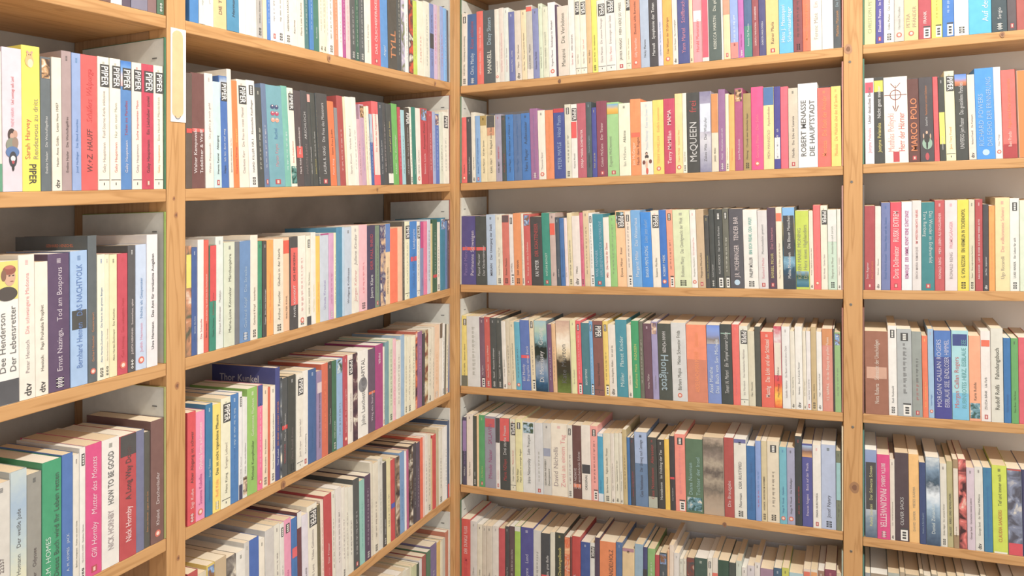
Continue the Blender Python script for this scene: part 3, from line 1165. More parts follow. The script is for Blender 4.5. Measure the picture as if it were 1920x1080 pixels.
def glyph(ch, bold):
    key = (ch, bold)
    if key in GLY:
        return GLY[key]

    def meas(s):
        cu = bpy.data.curves.new('g', 'FONT')
        cu.body = s
        cu.size = 1.0
        cu.resolution_u = 2
        cu.offset = 0.012 if bold else 0.0
        o = bpy.data.objects.new('g', cu)
        COL.objects.link(o)
        dg = bpy.context.evaluated_depsgraph_get()
        dg.update()
        me = o.evaluated_get(dg).to_mesh()
        vs = [(v.co.x, v.co.y) for v in me.vertices]
        fs = [list(p.vertices) for p in me.polygons]
        o.evaluated_get(dg).to_mesh_clear()
        bpy.data.objects.remove(o)
        bpy.data.curves.remove(cu)
        return vs, fs
    if ch == ' ':
        GLY[key] = ([], [], 0.34)
        return GLY[key]
    vs, fs = meas(ch)
    a, _ = meas('H' + ch + 'H')
    b, _ = meas('HH')
    adv = max(p[0] for p in a) - max(p[0] for p in b) if vs else 0.3
    GLY[key] = (vs, fs, adv)
    return GLY[key]


def faded(h, ground, k=0.22):
    """worn ink takes on a little of the card under it"""
    if ground is None:
        return h
    v = [int(round(int(h[i:i + 2], 16) * (1 - k) + int(ground[i:i + 2], 16) * k)) for i in (0, 2, 4)]
    v = [min(255, (c + 6) // 12 * 12) for c in v]
    return '%02X%02X%02X' % tuple(v)


def text_width(s, bold):
    return sum(glyph(c, bold)[2] for c in s)


INK = {'k': '484644', 'w': 'F6F4F0', 'r': 'D04A50', 'g': '908C84', 'y': 'F2E27A', 'b': '4878B0', 'o': 'F59A58',
       'p': 'E8909C', 'm': 'B03A80', 't': '4AA098', 'l': 'B4CCE2', 'v': '9C8CC0'}


# ------------------------------------------------------------------ books
PAGE = ['FCF0D8', 'FAEACE', 'FCF4E4', 'F0DEBE', 'FEFAF2', 'F8E6C8', 'EEDABA', 'FCEED6']
LEAN = {
    'A2': [(0, .012), (310, .006)], 'A3': [(0, .012), (310, 0)], 'A4': [(0, 0), (310, 0)],
    'B1': [(350, .0), (430, .025), (590, .04), (740, .032), (845, .02)],
    'B2': [(350, .0), (365, .008), (400, .022), (440, .04), (500, .065), (540, .08), (620, .085), (700, .08), (750, .07), (800, .045), (845, .025)],
    'B3': [(350, .0), (480, .0), (560, .012), (620, .006), (845, .008)],
    'B4': [(350, 0), (560, 0), (650, .01), (780, 0), (830, -.02), (845, -.03)],
    'B5': [(350, .0), (600, .025), (845, .006)],
    'B6': [(350, 0), (845, 0)],
    'R1': [(860, .005), (920, .02), (1000, .03), (1150, .03), (1300, .025), (1580, .014)],
    'R2': [(860, .018), (1000, .03), (1100, .022), (1250, .018), (1400, .01), (1580, .01)],
    'R3': [(860, .005), (900, .02), (1015, .035), (1180, .04), (1280, .04), (1400, .03), (1500, .02), (1580, .01)],
    'R4': [(860, .018), (900, .025), (960, .045), (1100, .035), (1250, .036), (1400, .025), (1580, .012)],
    'R5': [(860, .002), (980, .018), (1100, .02), (1200, .028), (1360, .016), (1580, .008)],
    'R6': [(860, .0), (1580, .0)],
    'F1': [(1610, .0), (1920, .02)], 'F2': [(1610, .012), (1740, .026), (1920, .03)], 'F3': [(1610, .0), (1920, .006)],
    'F4': [(1610, .012), (1720, .016), (1920, .01)], 'F5': [(1610, .005), (1770, .015), (1920, .02)], 'F6': [(1610, 0), (1920, 0)],
}


def interp(tab, x):
    if x <= tab[0][0]:
        return tab[0][1]
    for (a, va), (b, vb) in zip(tab, tab[1:]):
        if x <= b:
            return va + (vb - va) * (x - a) / (b - a)
    return tab[-1][1]


NAMED = [('white', 'F0EFEC'), ('cream', 'F0EAD6'), ('ivory', 'E6DECB'), ('pink', 'F2A8BC'), ('hot pink', 'EC4A8C'),
         ('magenta', 'B44890'), ('red', 'D84A50'), ('coral', 'F07468'), ('dark red', 'A04850'), ('brown', '7A5248'),
         ('dark brown', '5A4640'), ('orange', 'F8904C'), ('peach', 'F6C8A0'), ('yellow', 'F4DC5C'), ('pale yellow', 'EEE8AC'),
         ('tan', 'DEC08C'), ('olive', 'A4965C'), ('lime', 'C8DC48'), ('green', '50A868'), ('pale green', 'A4CC8C'),
         ('mint', 'CCDEC8'), ('dark green', '44664E'), ('teal', '2E8C84'), ('turquoise', '58B4CC'), ('aqua', 'A8DCE0'),
         ('sky blue', '74B0E8'), ('blue', '3C80CC'), ('pale blue', 'B8CCE4'), ('navy', '44548C'), ('slate blue', '6482A8'),
         ('violet', '7C7CBC'), ('purple', '5A4A8A'), ('pale lilac', 'D4C8DC'), ('mauve', 'A07CA0'), ('plum', '684E60'),
         ('black', '464644'), ('charcoal', '586062'), ('grey', 'A0A09C'), ('pale grey', 'D8D8D6'), ('salmon', 'F89C84'),
         ('rose', 'C46070'), ('beige', 'D8C8B4')]


def lab(h):
    c = srgb(h)[:3]
    f = lambda t: t ** (1 / 3)
    X = f(0.4124 * c[0] + 0.3576 * c[1] + 0.1805 * c[2])
    Y = f(0.2126 * c[0] + 0.7152 * c[1] + 0.0722 * c[2])
    Z = f(0.0193 * c[0] + 0.1192 * c[1] + 0.9505 * c[2])
    return (116 * Y, 500 * (X - Y) * 1.3, 200 * (Y - Z) * 1.3)


_NL = [(n, lab(h)) for n, h in NAMED]


def colour_name(h):
    p = lab(h)
    return min(_NL, key=lambda e: sum((a - b) ** 2 for a, b in zip(e[1], p)))[0]


class Book:
    pass


def read_row(key, src):
    out = []
    x0 = y0 = sc = 0
    for ln in src.strip().split('\n'):
        if ln[0] == '@':
            x0, y0, sc = [float(q) for q in ln[1:].split()]
            continue
        if ln[0] == '=':
            end = x0 + float(ln[1:]) / sc
            out[-1].pr = end
            for a, b in zip(out, out[1:]):
                a.pr = b.pl
            return out
        x, top, h, fl, tx = ln.split(';')
        b = Book()
        b.row = key
        b.pl = x0 + float(x) / sc
        b.ptop = None if top == '-' else y0 + float(top) / sc
        b.hex = h
        b.ink, _, b.fl = fl.partition('/')
        b.tx = tx
        out.append(b)


def rect_local(w, h):
    """(u0,v0,u1,v1) in fractions -> spine rectangle"""
    def q(u0, v0, u1, v1):
        return [(u0 * w, v0 * h), (u1 * w, v0 * h), (u1 * w, v1 * h), (u0 * w, v1 * h)]
    return q


def book_meshes(b, rnd):
    """meshes in (t, depth, z) of the book, then mapped into the room"""
    w, h, d = b.w, b.h, b.d
    left = b.row[0] in 'AB'
    base = b.base                             # (u position of the lower left spine corner, z)
    lean = b.lean
    off = b.off

    def P(t, dep, z):
        u = base[0] + t - lean * z
        if left:
            return (-(dep + off), u, base[1] + z - SLOPE * (dep + off) + b.sl * t)
        return (u, dep + off, base[1] + z + b.sl * t)
    cover, block, parts = MB(), MB(), []

    def part(name):
        m = MB()
        parts.append((name, m))
        return m
    prints = part('spine_print')
    author, title = part('author_lettering'), part('title_lettering')
    cm = paint(b.hex)
    k = min(0.0007, w * .12)                   # board thickness
    r = min(0.0010, w * .22)                   # spine edge rounding
    # closed U profile (t, dep) of spine and boards
    prof = [(0, d), (0, r), (r * .35, r * .3), (r, 0), (w * .5, -0.0003), (w - r, 0), (w - r * .35, r * .3), (w, r), (w, d),
            (w - k, d), (w - k, k * 1.6), (k, k * 1.6), (k, d)]
    n = len(prof)
    bot = [P(t, dp, 0) for t, dp in prof]
    top = [P(t, dp, h) for t, dp in prof]
    faces = [(i, (i + 1) % n, n + (i + 1) % n, n + i) for i in range(n)]
    cover.add(bot + top, faces, cm)
    for zz, flip in ((0, False), (n, True)):
        cap = [(0, 1, 11, 12), (1, 2, 3, 11), (3, 4, 11), (4, 10, 11), (4, 5, 10), (5, 6, 7, 10), (7, 8, 9, 10)]
        for c in cap:
            cc = [zz + i for i in c]
            cover.f.append(cc[::-1] if flip else cc)
            cover.mi.append(cover.mat(cm))
    # fix indices of the caps (cover starts at 0)
    pg = pages(PAGE[rnd.randrange(len(PAGE))]) if b.ptop is None or True else None
    ins = 0.0006
    block.box((k + .0001, k * 1.6 + .0001, ins), (w - k - .0001, d - 0.0015, h - ins), pg, P)
    e1 = -0.00045
    e2 = -0.00065

    def quad(u0, v0, u1, v1, m, tgt=None, e=e1):
        tgt = tgt or prints
        tgt.add([P(u0 * w, e, v0 * h), P(u1 * w, e, v0 * h), P(u1 * w, e, v1 * h), P(u0 * w, e, v1 * h)], [(0, 1, 2, 3)], m)

    def disc(uc, vc, rad, m, n=20, tgt=None, e=None, ry=None):
        tgt = tgt or prints
        e = e2 if e is None else e
        ry = ry or rad
        pts = [P(uc * w + rad * math.cos(a * 2 * math.pi / n), e, vc * h + ry * math.sin(a * 2 * math.pi / n)) for a in range(n)]
        tgt.add(pts, [tuple(range(n))], m)

    def write(s, z0, z1, size, mcol, bold=False, up=True, uc=0.5, slant=0.0, fit=True, tgt=None, sx=None):
        """text along the spine; returns the height where it ends"""
        tgt = tgt or author
        wd = text_width(s, bold)
        if wd <= 0:
            return z0
        if sx is None:
            sx = size
            if wd * size > (z1 - z0):
                sx = (z1 - z0) / wd
                if fit and sx < size * .62:
                    size = sx / .62
        m = paint(faded(INK.get(mcol, mcol), b.hex if tgt is author or tgt is title else None), worn=False)
        x = 0.0
        for ch in s:
            vs, fs, adv = glyph(ch, bold)
            if vs:
                pts = []
                for gx, gy in vs:
                    a = (x + gx + slant * gy) * sx
                    c = (gy - 0.35) * size
                    if up:
                        pts.append(P(uc * w - c, e2 - .0001, z0 + a))
                    else:
                        pts.append(P(uc * w + c, e2 - .0001, z1 - a))
                tgt.add(pts, fs if True else fs, m)
            x += adv
        return z0 + x * sx

    fl = b.fl
    toks = fl.split()
    flags = ''.join(t for t in toks if ':' not in t)
    for t in toks:
        # tokens may be glued to flag letters in front of U: V: M: Q:
        if ':' in t:
            i = t.index(':')
            flags += t[:i - 1]
    lo, hi = 0.13, 0.90
    for t in toks:
        if ':' not in t:
            continue
        i = t.index(':')
        kind = t[i - 1]
        a = t[i + 1:].split(':')
        if kind == 'U':
            quad(.03, 1 - float(a[1]), .97, .998, paint(a[0]), part('upper_band'))
        elif kind == 'V':
            quad(.03, .002, .97, float(a[1]), paint(a[0]), part('lower_band'))
        elif kind == 'M':
            quad(.07, float(a[1]), .93, float(a[2]), paint(a[0]), part('colour_panel'), e=e1 - .00004)
        elif kind == 'Y':
            f0, f1 = float(a[0]), float(a[1])
            f0, f1 = max(f0, .002), min(f1, .998)
            quad(.03, f0, .97, f1, fade(a[2:], f0 * h, f1 * h), part('spine_picture'), e=e1 - .00003)
        elif kind == 'Q':
            quad(.03, .002, .97, .998, picture(a[0], a[1]), part('spine_picture'), e=e1 + .0001)
    dark = paint('484848', worn=False)
    lite = paint('F2F0EA', worn=False)
    g = 0.0
    if 'F' in flags:
        p = [('7CA4D4', '8A6850'), ('C8A078', '5C4C44'), ('A8C4D8', '50604C'), ('D8B8A0', '6A5A70')][rnd.randrange(4)]
        quad(.10, .84, .90, .985, picture(p[0], p[1], scale=90), part('spine_picture'), e=e1 - .00005)
        hi = .82
    if 'C' in flags:
        p = [('7CA4B4', '44605C'), ('D8C0A8', '4C4038'), ('6C9C98', '34544C')][rnd.randrange(3)]
        quad(.08, .03, .92, .21, picture(p[0], p[1], scale=90), part('spine_picture'), e=e1 - .00005)
        lo = .24
    if 'P' in flags:
        pl = part('publisher_label')
        quad(.20, .775, .97, .945, dark, pl, e=e1 - .00008)
        write('PIPER', h * .785, h * .935, w * .80, 'w', True, False, uc=.60, fit=False, tgt=pl)
        hi = .745
    if 'T' in flags:
        quad(.06, .072, .94, .078, dark)
        quad(.46, .035, .54, .055, dark)
        lo = max(lo, .10)
    if 'K' in flags:
        pl = part('series_label')
        quad(.28, .865, .78, .955, dark, pl, e=e1 - .00008)
        for j in range(4):
            quad(.42, .874 + j * .019, .64, .887 + j * .019, lite, pl, e=e2 - .00005)
        hi = .84
    if 'D' in flags:
        write('dtv', h * .02, h * .11, w * .62, 'k', True, fit=False, tgt=part('publisher_mark'))
        lo = .18
    if 'd' in flags:
        write('dtv', h * .02, h * .11, w * .62, 'w', True, fit=False, tgt=part('publisher_mark'))
        lo = .18
    if 'L' in flags:
        pl = part('publisher_label')
        quad(.40, .01, .90, .13, lite, pl, e=e1 - .00008)
        quad(.38, .135, .92, .15, dark, pl)
        for j in range(3):
            quad(.52, .03 + j * .03, .78, .05 + j * .03, dark, pl, e=e2 - .0001)
        lo = .18
    if 'A' in flags:
        m = dark if b.ink[:1] in 'kgrb' else lite
        pl = part('publisher_mark')
        for j in range(3):
            z = .025 + j * .026
            quad(.34, z, .70, z + .006, m, pl)
            quad(.34, z + .012, .70, z + .018, m, pl)
            quad(.34, z, .42, z + .018, m, pl)
            quad(.62, z, .70, z + .018, m, pl)
        lo = max(lo, .14)
    if 'O' in flags:
        pl = part('publisher_mark')
        disc(.5, .075, min(w * .30, .0055), paint('E0705C', worn=False), tgt=pl)
        disc(.5, .075, min(w * .17, .0030), paint('F4D8C8', worn=False), tgt=pl, e=e2 - .00015)
        lo = max(lo, .14)
    if 'W' in flags:
        disc(.5, .075, min(w * .30, .0065), paint('BCD8EE', worn=False), tgt=part('publisher_mark'))
        lo = max(lo, .14)
    if 'R' in flags:
        pl = part('publisher_mark')
        quad(.34, .025, .68, .075, paint('C04850', worn=False), pl)
        quad(.44, .035, .58, .065, paint('F0C8B8', worn=False), pl, e=e2)
        lo = max(lo, .11)
    if 'N' in flags:
        m = paint(faded(INK.get(b.ink[-1:], '908C84'), b.hex, .35), worn=False)
        pl = part('number_print')
        for j in range(4):
            quad(.40, .930 + j * .009, .58, .936 + j * .009, m, pl)
        hi = min(hi, .90)
    if 'a' in flags:                            # two riders on a motor scooter seen from behind
        pl = part('spine_picture')
        q = lambda uc, vc, ru, rv, c, k=0: disc(uc, vc, ru * w, paint(c, worn=False), tgt=pl, ry=rv * h, e=e2 - .00004 * k)
        q(.45, .395, .20, .045, '4C3C38', 1)
        q(.62, .400, .12, .028, 'C89C88', 2)
        q(.45, .385, .10, .022, 'D0A490', 3)
        q(.45, .325, .30, .050, '8C9080', 4)
        q(.62, .340, .16, .040, '9C8474', 5)
        q(.48, .275, .34, .040, '5C7CB0', 6)
        q(.50, .225, .20, .055, '44444C', 7)
        q(.50, .230, .12, .020, 'E0E0E4', 8)
        q(.50, .205, .07, .012, 'C05058', 9)
        q(.50, .165, .06, .022, '383838', 10)
        hi = .80
        lo = .45
    if 'h' in flags:                            # a sitting hamster
        pl = part('spine_picture')
        q = lambda uc, vc, ru, rv, c, k=0: disc(uc, vc, ru * w, paint(c, worn=False), tgt=pl, ry=rv * h, e=e2 - .00004 * k)
        q(.42, .895, .24, .042, 'F0B878', 1)
        q(.46, .88, .15, .030, 'F4D4B4', 2)
        q(.42, .935, .16, .022, 'F0B47C', 3)
        q(.31, .956, .06, .010, 'E8A088', 4)
        q(.54, .956, .06, .010, 'E8A088', 5)
        q(.38, .938, .025, .004, '504040', 6)
        q(.47, .938, .025, .004, '504040', 7)
        write('PIPER', h * .05, h * .19, w * .55, 'k', True, False, uc=.55, tgt=part('publisher_mark'))
        lo, hi = .22, .72
    if 'f' in flags:                            # a man in a red flying cap
        pl = part('spine_picture')
        q = lambda uc, vc, ru, rv, c, k=0: disc(uc, vc, ru * w, paint(c, worn=False), tgt=pl, ry=rv * h, e=e2 - .00004 * k)
        q(.50, .77, .44, .05, '504844', 1)
        q(.62, .885, .24, .062, 'D8AC90', 2)
        q(.60, .935, .28, .034, '9C5848', 3)
        q(.36, .90, .11, .040, '8C6450', 4)
        q(.60, .955, .20, .014, 'C47060', 5)
        q(.60, .895, .05, .005, '50403C', 6)
        q(.76, .895, .05, .005, '50403C', 7)
        q(.70, .855, .08, .004, 'A06458', 8)
        lo, hi = .22, .70
    if 'u' in flags:                            # rows of shoes
        pl = part('spine_picture')
        for j, c in enumerate(('F0A088', 'C04868', '44507C')):
            for uu in (.36, .62):
                disc(uu, .66 + j * .065, w * .13, paint(c, worn=False), tgt=pl, ry=h * .022)
                disc(uu, .67 + j * .065, w * .05, paint('E8D8D8', worn=False), tgt=pl, ry=h * .007, e=e2 - .0001)
        lo, hi = .20, .58
    if 's' in flags:                            # standing woman with two bags
        pl = part('spine_picture')
        q = lambda uc, vc, ru, rv, c, k=0: disc(uc, vc, ru * w, paint(c, worn=False), tgt=pl, ry=rv * h, e=e2 - .00004 * k)
        q(.46, .29, .10, .022, '5C4038', 1)
        q(.46, .283, .06, .014, 'E8BCA0', 2)
        q(.48, .245, .16, .028, '4C4440', 3)
        q(.48, .200, .18, .030, 'F0DCC8', 4)
        q(.46, .130, .09, .060, 'E8B89C', 5)
        q(.24, .170, .12, .028, '7C4840', 6)
        q(.78, .180, .12, .028, '7C4840', 7)
        q(.50, .050, .10, .045, 'D86050', 8)
        lo = .34
    if 'n' in flags:                            # dancer in a pale green dress
        pl = part('spine_picture')
        q = lambda uc, vc, ru, rv, c, k=0: disc(uc, vc, ru * w, paint(c, worn=False), tgt=pl, ry=rv * h, e=e2 - .00004 * k)
        q(.52, .215, .36, .070, '98B8A4', 1)
        q(.50, .270, .20, .050, '44403C', 2)
        q(.50, .345, .08, .018, 'D8B498', 3)
        q(.26, .305, .05, .030, 'D0AC90', 4)
        q(.76, .300, .05, .030, 'D0AC90', 5)
        q(.50, .205, .07, .060, '3C3C3C', 6)
        q(.50, .060, .14, .045, 'C05058', 7)
        lo = .42
    if 'G' in flags:                           # drawn compass rose
        m = paint('8C4444', worn=False)
        rr = w * .24
        nn = 28
        cu, cv = w * .5, h * .79
        for a in range(nn):
            a0, a1 = a * 2 * math.pi / nn, (a + 1) * 2 * math.pi / nn
            prints.add([P(cu + rr * math.cos(a0), e2, cv + rr * math.sin(a0)), P(cu + rr * math.cos(a1), e2, cv + rr * math.sin(a1)),
                        P(cu + rr * .88 * math.cos(a1), e2, cv + rr * .88 * math.sin(a1)), P(cu + rr * .88 * math.cos(a0), e2, cv + rr * .88 * math.sin(a0))], [(0, 1, 2, 3)], m)
        quad(.485, .62, .515, .90, m)
        quad(.03, .785, .97, .792, m)
        for sg in (-1, 1):
            prints.add([P(w * .5, e2, h * .60), P(w * (.5 + sg * .03), e2, h * .60), P(w * (.5 + sg * .14), e2, h * .665), P(w * (.5 + sg * .10), e2, h * .665)], [(0, 1, 2, 3)], m)
            prints.add([P(w * .5, e2, h * .87), P(w * (.5 + sg * .03), e2, h * .87), P(w * (.5 + sg * .22), e2, h * .925), P(w * (.5 + sg * .18), e2, h * .925)], [(0, 1, 2, 3)], m)
        quad(.36, .01, .62, .13, paint('C84850', worn=False))
        hi = .58
    if 'B' in flags and 'KAPITAL' in b.tx:
        disc(.5, .60, w * .40, paint('8C8C90', worn=False), e=e1 - .00002)
        disc(.58, .63, w * .24, paint('74747A', worn=False), e=e1 - .00007)
    if 'c' in flags:                            # title across the upper front cover
        s0, size_c, d1, zc = ('Thor Kunkel', .019, .040, h - .030) if 'Kunkel' in b.tx else ('GERHARD HENSCHEL', .006, .030, h - .016)
        pl = part('cover_lettering')
        m = paint('C8C8D4' if 'Kunkel' in b.tx else 'D87C5C', worn=False)
        x = 0.0
        tw = text_width(s0, True) * size_c
        for ch in s0:
            vs, fs, adv = glyph(ch, True)
            if vs:
                pl.add([P(-.0002, d1 + tw - (x + gx) * size_c, zc + gy * size_c) for gx, gy in vs], fs, m)
            x += adv
    ink1 = b.ink[:1] or 'k'
    ink2 = b.ink[1:2] or ink1
    bold = 'H' in flags
    slant = 0.22 if 'i' in flags else 0.0
    size = w * (0.80 if flags.count('X') >= 2 else 0.48 if 'X' in flags else 0.345)
    size = min(size, .034)
    tx = b.tx
    if tx == '#':
        # print too small to read: rows of letter-sized strokes
        m = paint(faded(INK.get(ink1, '908C84'), b.hex, .42), worn=False)
        m2 = paint(faded(INK.get(ink2, '908C84'), b.hex, .42), worn=False)
        z = lo + .02 + rnd.random() * .06
        stop = min(hi, z + .35 + rnd.random() * .35)
        while z < stop:
            for c in range(rnd.randrange(3, 9)):
                a = .0022 + rnd.random() * .0035
                hh = .24 if rnd.random() < .3 else .15
                quad(.42, z, .42 + hh, z + a, m if z < (lo + stop) / 2 else m2)
                z += a + .0030
                if z > stop:
                    break
            z += .016
    elif tx.strip('*'):
        au, _, ti = tx.partition('*')
        if '2' in flags:
            s2 = w * (.38 if 'X' in flags else .31)
            up = 'J' not in flags
            if au:
                write(au, h * lo, h * hi, s2, ink1, bold, up, uc=.28, slant=slant)
            if ti:
                write(ti, h * lo, h * hi, s2, ink2, bold, up, uc=.72, slant=slant, tgt=title)
        elif 'J' in flags:
            if au and ti:
                write(au, h * .62, h * hi, size * .6, ink1, bold, False, slant=slant)
                write(ti, h * lo, h * .60, size, ink2, bold, False, slant=slant, tgt=title)
            else:
                write(au or ti, h * lo, h * hi, size, ink2, True, False)
        else:
            both = (au + '   ' + ti) if (au and ti) else (au or ti)
            wd = text_width(both, bold)
            room = h * (hi - lo)
            sz = size
            if wd * sz > room:
                sx = room / wd
                sz = max(sx, min(size, sx / .62))
                z1 = h * hi
            else:
                z1 = h * lo + wd * sz
            wa = text_width(au + '   ', bold) / wd if (au and ti) else (1.0 if au else 0.0)
            L0 = h * lo
            span = z1 - L0
            sx = span / wd
            if au:
                write(au, L0, L0 + span * (wa if ti else 1.0), sz, ink1, bold, True, slant=slant, sx=sx)
            if ti:
                write(ti, L0 + span * wa, z1, sz, ink2, bold, True, slant=slant, sx=sx, tgt=title)
    return cover, block, [q for q in parts if q[1].f]


ROWNAME = {'1': 'top', '2': 'second', '3': 'third', '4': 'fourth', '5': 'fifth', '6': 'lowest'}
BAY = {'A': 'far left bay', 'B': 'left corner bay', 'R': 'right corner bay', 'F': 'far right bay'}
ORD = ['first', 'second', 'third', 'fourth', 'fifth', 'sixth', 'seventh', 'eighth', 'ninth', 'tenth', 'eleventh', 'twelfth',
       'thirteenth', 'fourteenth', 'fifteenth', 'sixteenth', 'seventeenth', 'eighteenth', 'nineteenth', 'twentieth']


def wc(t):
    return len(re.findall('[A-Za-z0-9]+', t))


def ordinal(n):
    if n <= 20:
        return ORD[n - 1]
    tens = {2: 'twenty', 3: 'thirty', 4: 'forty', 5: 'fifty'}[n // 10]
    if n % 10 == 0:
        return {'twenty': 'twentieth', 'thirty': 'thirtieth', 'forty': 'fortieth', 'fifty': 'fiftieth'}[tens]
    return tens + '-' + ORD[n % 10 - 1]


NOTITLE = ('Bosporus', 'Gladius', 'unbegabte', 'INRID', 'Kauflieger', 'Missionars', 'Judith', 'wohl nicht', 'Lazarets', 'Land', 'Einladungen',
           'Lehmann', 'Jack', 'Auf der Suche', 'Tochter', 'Unterton', 'Menschenlicht', 'Bock', 'Uebergewicht', 'Friseur', 'Erinnerung an', 'HANNY',
           'Abbitte', 'Karthum', 'Schornstein', 'Der Sohn', 'Die Strecke', 'Die Chronik', 'Rachel', 'Das Meer', 'River', 'Apachen', 'ich', 'Kinder des',
           'Sommerhaus', 'Buick', 'Mut', 'Gesang', 'Quellen', 'Salz', 'Lila', 'Karma', 'Ludwig', 'Licht', 'DER RUSTIPED', 'Beave', 'Gehemmte', 'Haupt', 'Maulwurf',
           'MARCO POLO', 'Thomas Mann', 'SALLUST', 'PIPER', 'TERMINATOR', 'Mephisto', 'MAMA', '11017', '22357', 'LADY DI', 'Gold', 'Cousin')
books = []
rnd = random.Random(7)
YP0, YP1 = hit_left(313)[0], hit_left(348)[0]
XQ0, XQ1 = hit_right(1581)[0], hit_right(1617)[0]
for key, src in ROWS.items():
    row = read_row(key, src)
    L = key[0]
    lv = int(key[1]) + 1
    hit = hit_left if L in 'AB' else hit_right
    shelf = {'A': TL, 'B': TL, 'R': SL, 'F': FL}[L][lv]
    for i, b in enumerate(row):
        b.i = i
        b.lean = interp(LEAN.get(key, [(0, 0), (2000, 0)]), (b.pl + b.pr) / 2)
        u0, u1 = hit(b.pl)[0], hit(b.pr)[0]
        gap = 0.0004
        lo_u = {'R': .0154, 'F': XQ1 + .0036, 'B': YP1 + .0006}.get(L, -9)
        hi_u = {'R': XQ0 - .0040, 'B': -.0352, 'A': YP0 - .0042}.get(L, 9)
        u0 = max(u0, lo_u)
        u1 = min(u1, hi_u)
        b.w = max(0.004, u1 - u0 - gap)
        u0 = min(u0, hi_u - b.w - gap)
        if lo_u > -9:
            b.lean = min(b.lean, max(0.0, (u0 - lo_u) / .2))
        z0 = shelf(u0)
        b.sl = (shelf(u0 + .1) - z0) / .1
        b.base = (u0 + gap / 2, z0 + 0.0004)
        if b.ptop is None:
            b.h = 0.190 + rnd.choice((-.006, 0, 0, .004, .012))
        else:
            # the top of a leaning book stands further left in the photo
            um = u0 + b.w / 2
            hh = .19
            for _ in range(3):
                D = (D0 + CA * (um - b.lean * hh)) if L in 'AB' else (D0 - SA * (um - b.lean * hh))
                hh = EYE + (335.0 - b.ptop) * D / F - z0 - b.sl * b.w / 2
            b.h = max(.12, min(.262, hh))
        b.d = min(.170, max(.115, b.h * .725)) + rnd.uniform(-.004, .004)
        b.off = rnd.uniform(0.0012, 0.0036)
        b.area = max(0, min(1920, b.pr) - max(0, b.pl)) * max(0, (F * b.h / (D0 + CA * u0 if L in 'AB' else D0 - SA * u0)))
        D = (D0 + CA * u0 if L in 'AB' else D0 - SA * u0)
        yb = 335 + (EYE - z0) * F / D
        yt = yb - b.h * F / D
        vis = max(0, min(1080, yb) - max(0, yt))
        b.area = max(0, min(1920, b.pr) - max(0, b.pl)) * vis
        b.left = row[i - 1].hex if i else None
        b.right = row[i + 1].hex if i + 1 < len(row) else None
        b.n = len(row)
        b.cn = colour_name(b.hex)
    books += row

order = sorted(books, key=lambda b: -b.area)
NB = 300
chosen = set(id(b) for b in order[:NB])
used = {}
rest = MB()
for b in books:
    rb = random.Random(int(b.pl * 13) + int(b.row[1]) * 977 + ord(b.row[0]))
    cover, block, parts = book_meshes(b, rb)
    if id(b) not in chosen:
        rest.merge(cover)
        rest.merge(block)
        for _, m in parts:
            rest.merge(m)
        continue
    au, _, ti = b.tx.partition('*')
    size = 'thick ' if b.w > .030 else 'slim ' if b.w < .0125 else ''
    where = 'on the %s shelf of the %s' % (ROWNAME[b.row[1]], BAY[b.row[0]])
    lb = None
    if ti and ti not in NOTITLE and not any(q in ti for q in NOTITLE):
        t = ' '.join(ti.rstrip('.').split()[:4])
        if b.tx.startswith('G. VON') or True:
            lb = '%s%s paperback titled %s %s' % (size, b.cn, t, where)
            if wc(lb) > 16:
                lb = '%s paperback titled %s, %s shelf, %s' % (b.cn, t, ROWNAME[b.row[1]], BAY[b.row[0]])
            if wc(lb) > 16:
                lb = lb.replace(' paperback titled', ' book,')
    if lb is None or lb in used:
        k = b.i + 1
        if k <= b.n / 2:
            pos = '%s from the left' % ordinal(k)
        else:
            k = b.n - b.i
            pos = ('%s from the right' % ordinal(k))
        if b.left and b.right:
            l, r = colour_name(b.left), colour_name(b.right)
            nb = 'between %s and %s books' % (l, r) if l != r else 'between two %s books' % l
        else:
            nb = 'beside the wooden upright'
        lb = '%s paperback %s, %s shelf, %s, %s' % (b.cn, nb, ROWNAME[b.row[1]], BAY[b.row[0]], pos)
        if wc(lb) > 16:
            lb = lb.replace(' from the ', ' from ')
        if wc(lb) > 16:
            l, r = l.split()[-1], r.split()[-1]
            nb = 'between %s and %s books' % (l, r) if l != r else 'between two %s books' % l
            lb = '%s paperback %s, %s shelf, %s, %s' % (b.cn, nb, ROWNAME[b.row[1]], BAY[b.row[0]], pos.replace(' the ', ' '))
        if wc(lb) > 16:
            lb = lb.replace(' books', '')
        assert wc(lb) <= 16, lb
    assert lb not in used, lb
    used[lb] = 1
    left = b.row[0] in 'AB'
    base = (-b.off, b.base[0] + b.w / 2, b.base[1]) if left else (b.base[0] + b.w / 2, b.off, b.base[1])
    root = empty('paperback_book', base, lb, 'book', 'paperbacks on the %s shelf of the %s' % (ROWNAME[b.row[1]], BAY[b.row[0]]))
    cover.build('cover', root, base)
    block.build('page_block', root, base)
    for nm, m in parts:
        m.build(nm, root, base)
st = rest.build('paperback_books')
st['kind'] = 'stuff'
st['label'] = 'remaining slimmer and part hidden paperbacks packed between the larger ones on the shelves'
st['category'] = 'books'

# ------------------------------------------------------------------ the two bookcases
TH = 0.0205                                  # board thickness
ZT = EYE + 0.95
# left bookcase: posts at y, boards run along y
yP0, yP1 = hit_left(313)[0], hit_left(348)[0]
PITCH = yP1 - yP0 + (-0.031 - yP1)
DL, DR = 0.215, 0.185


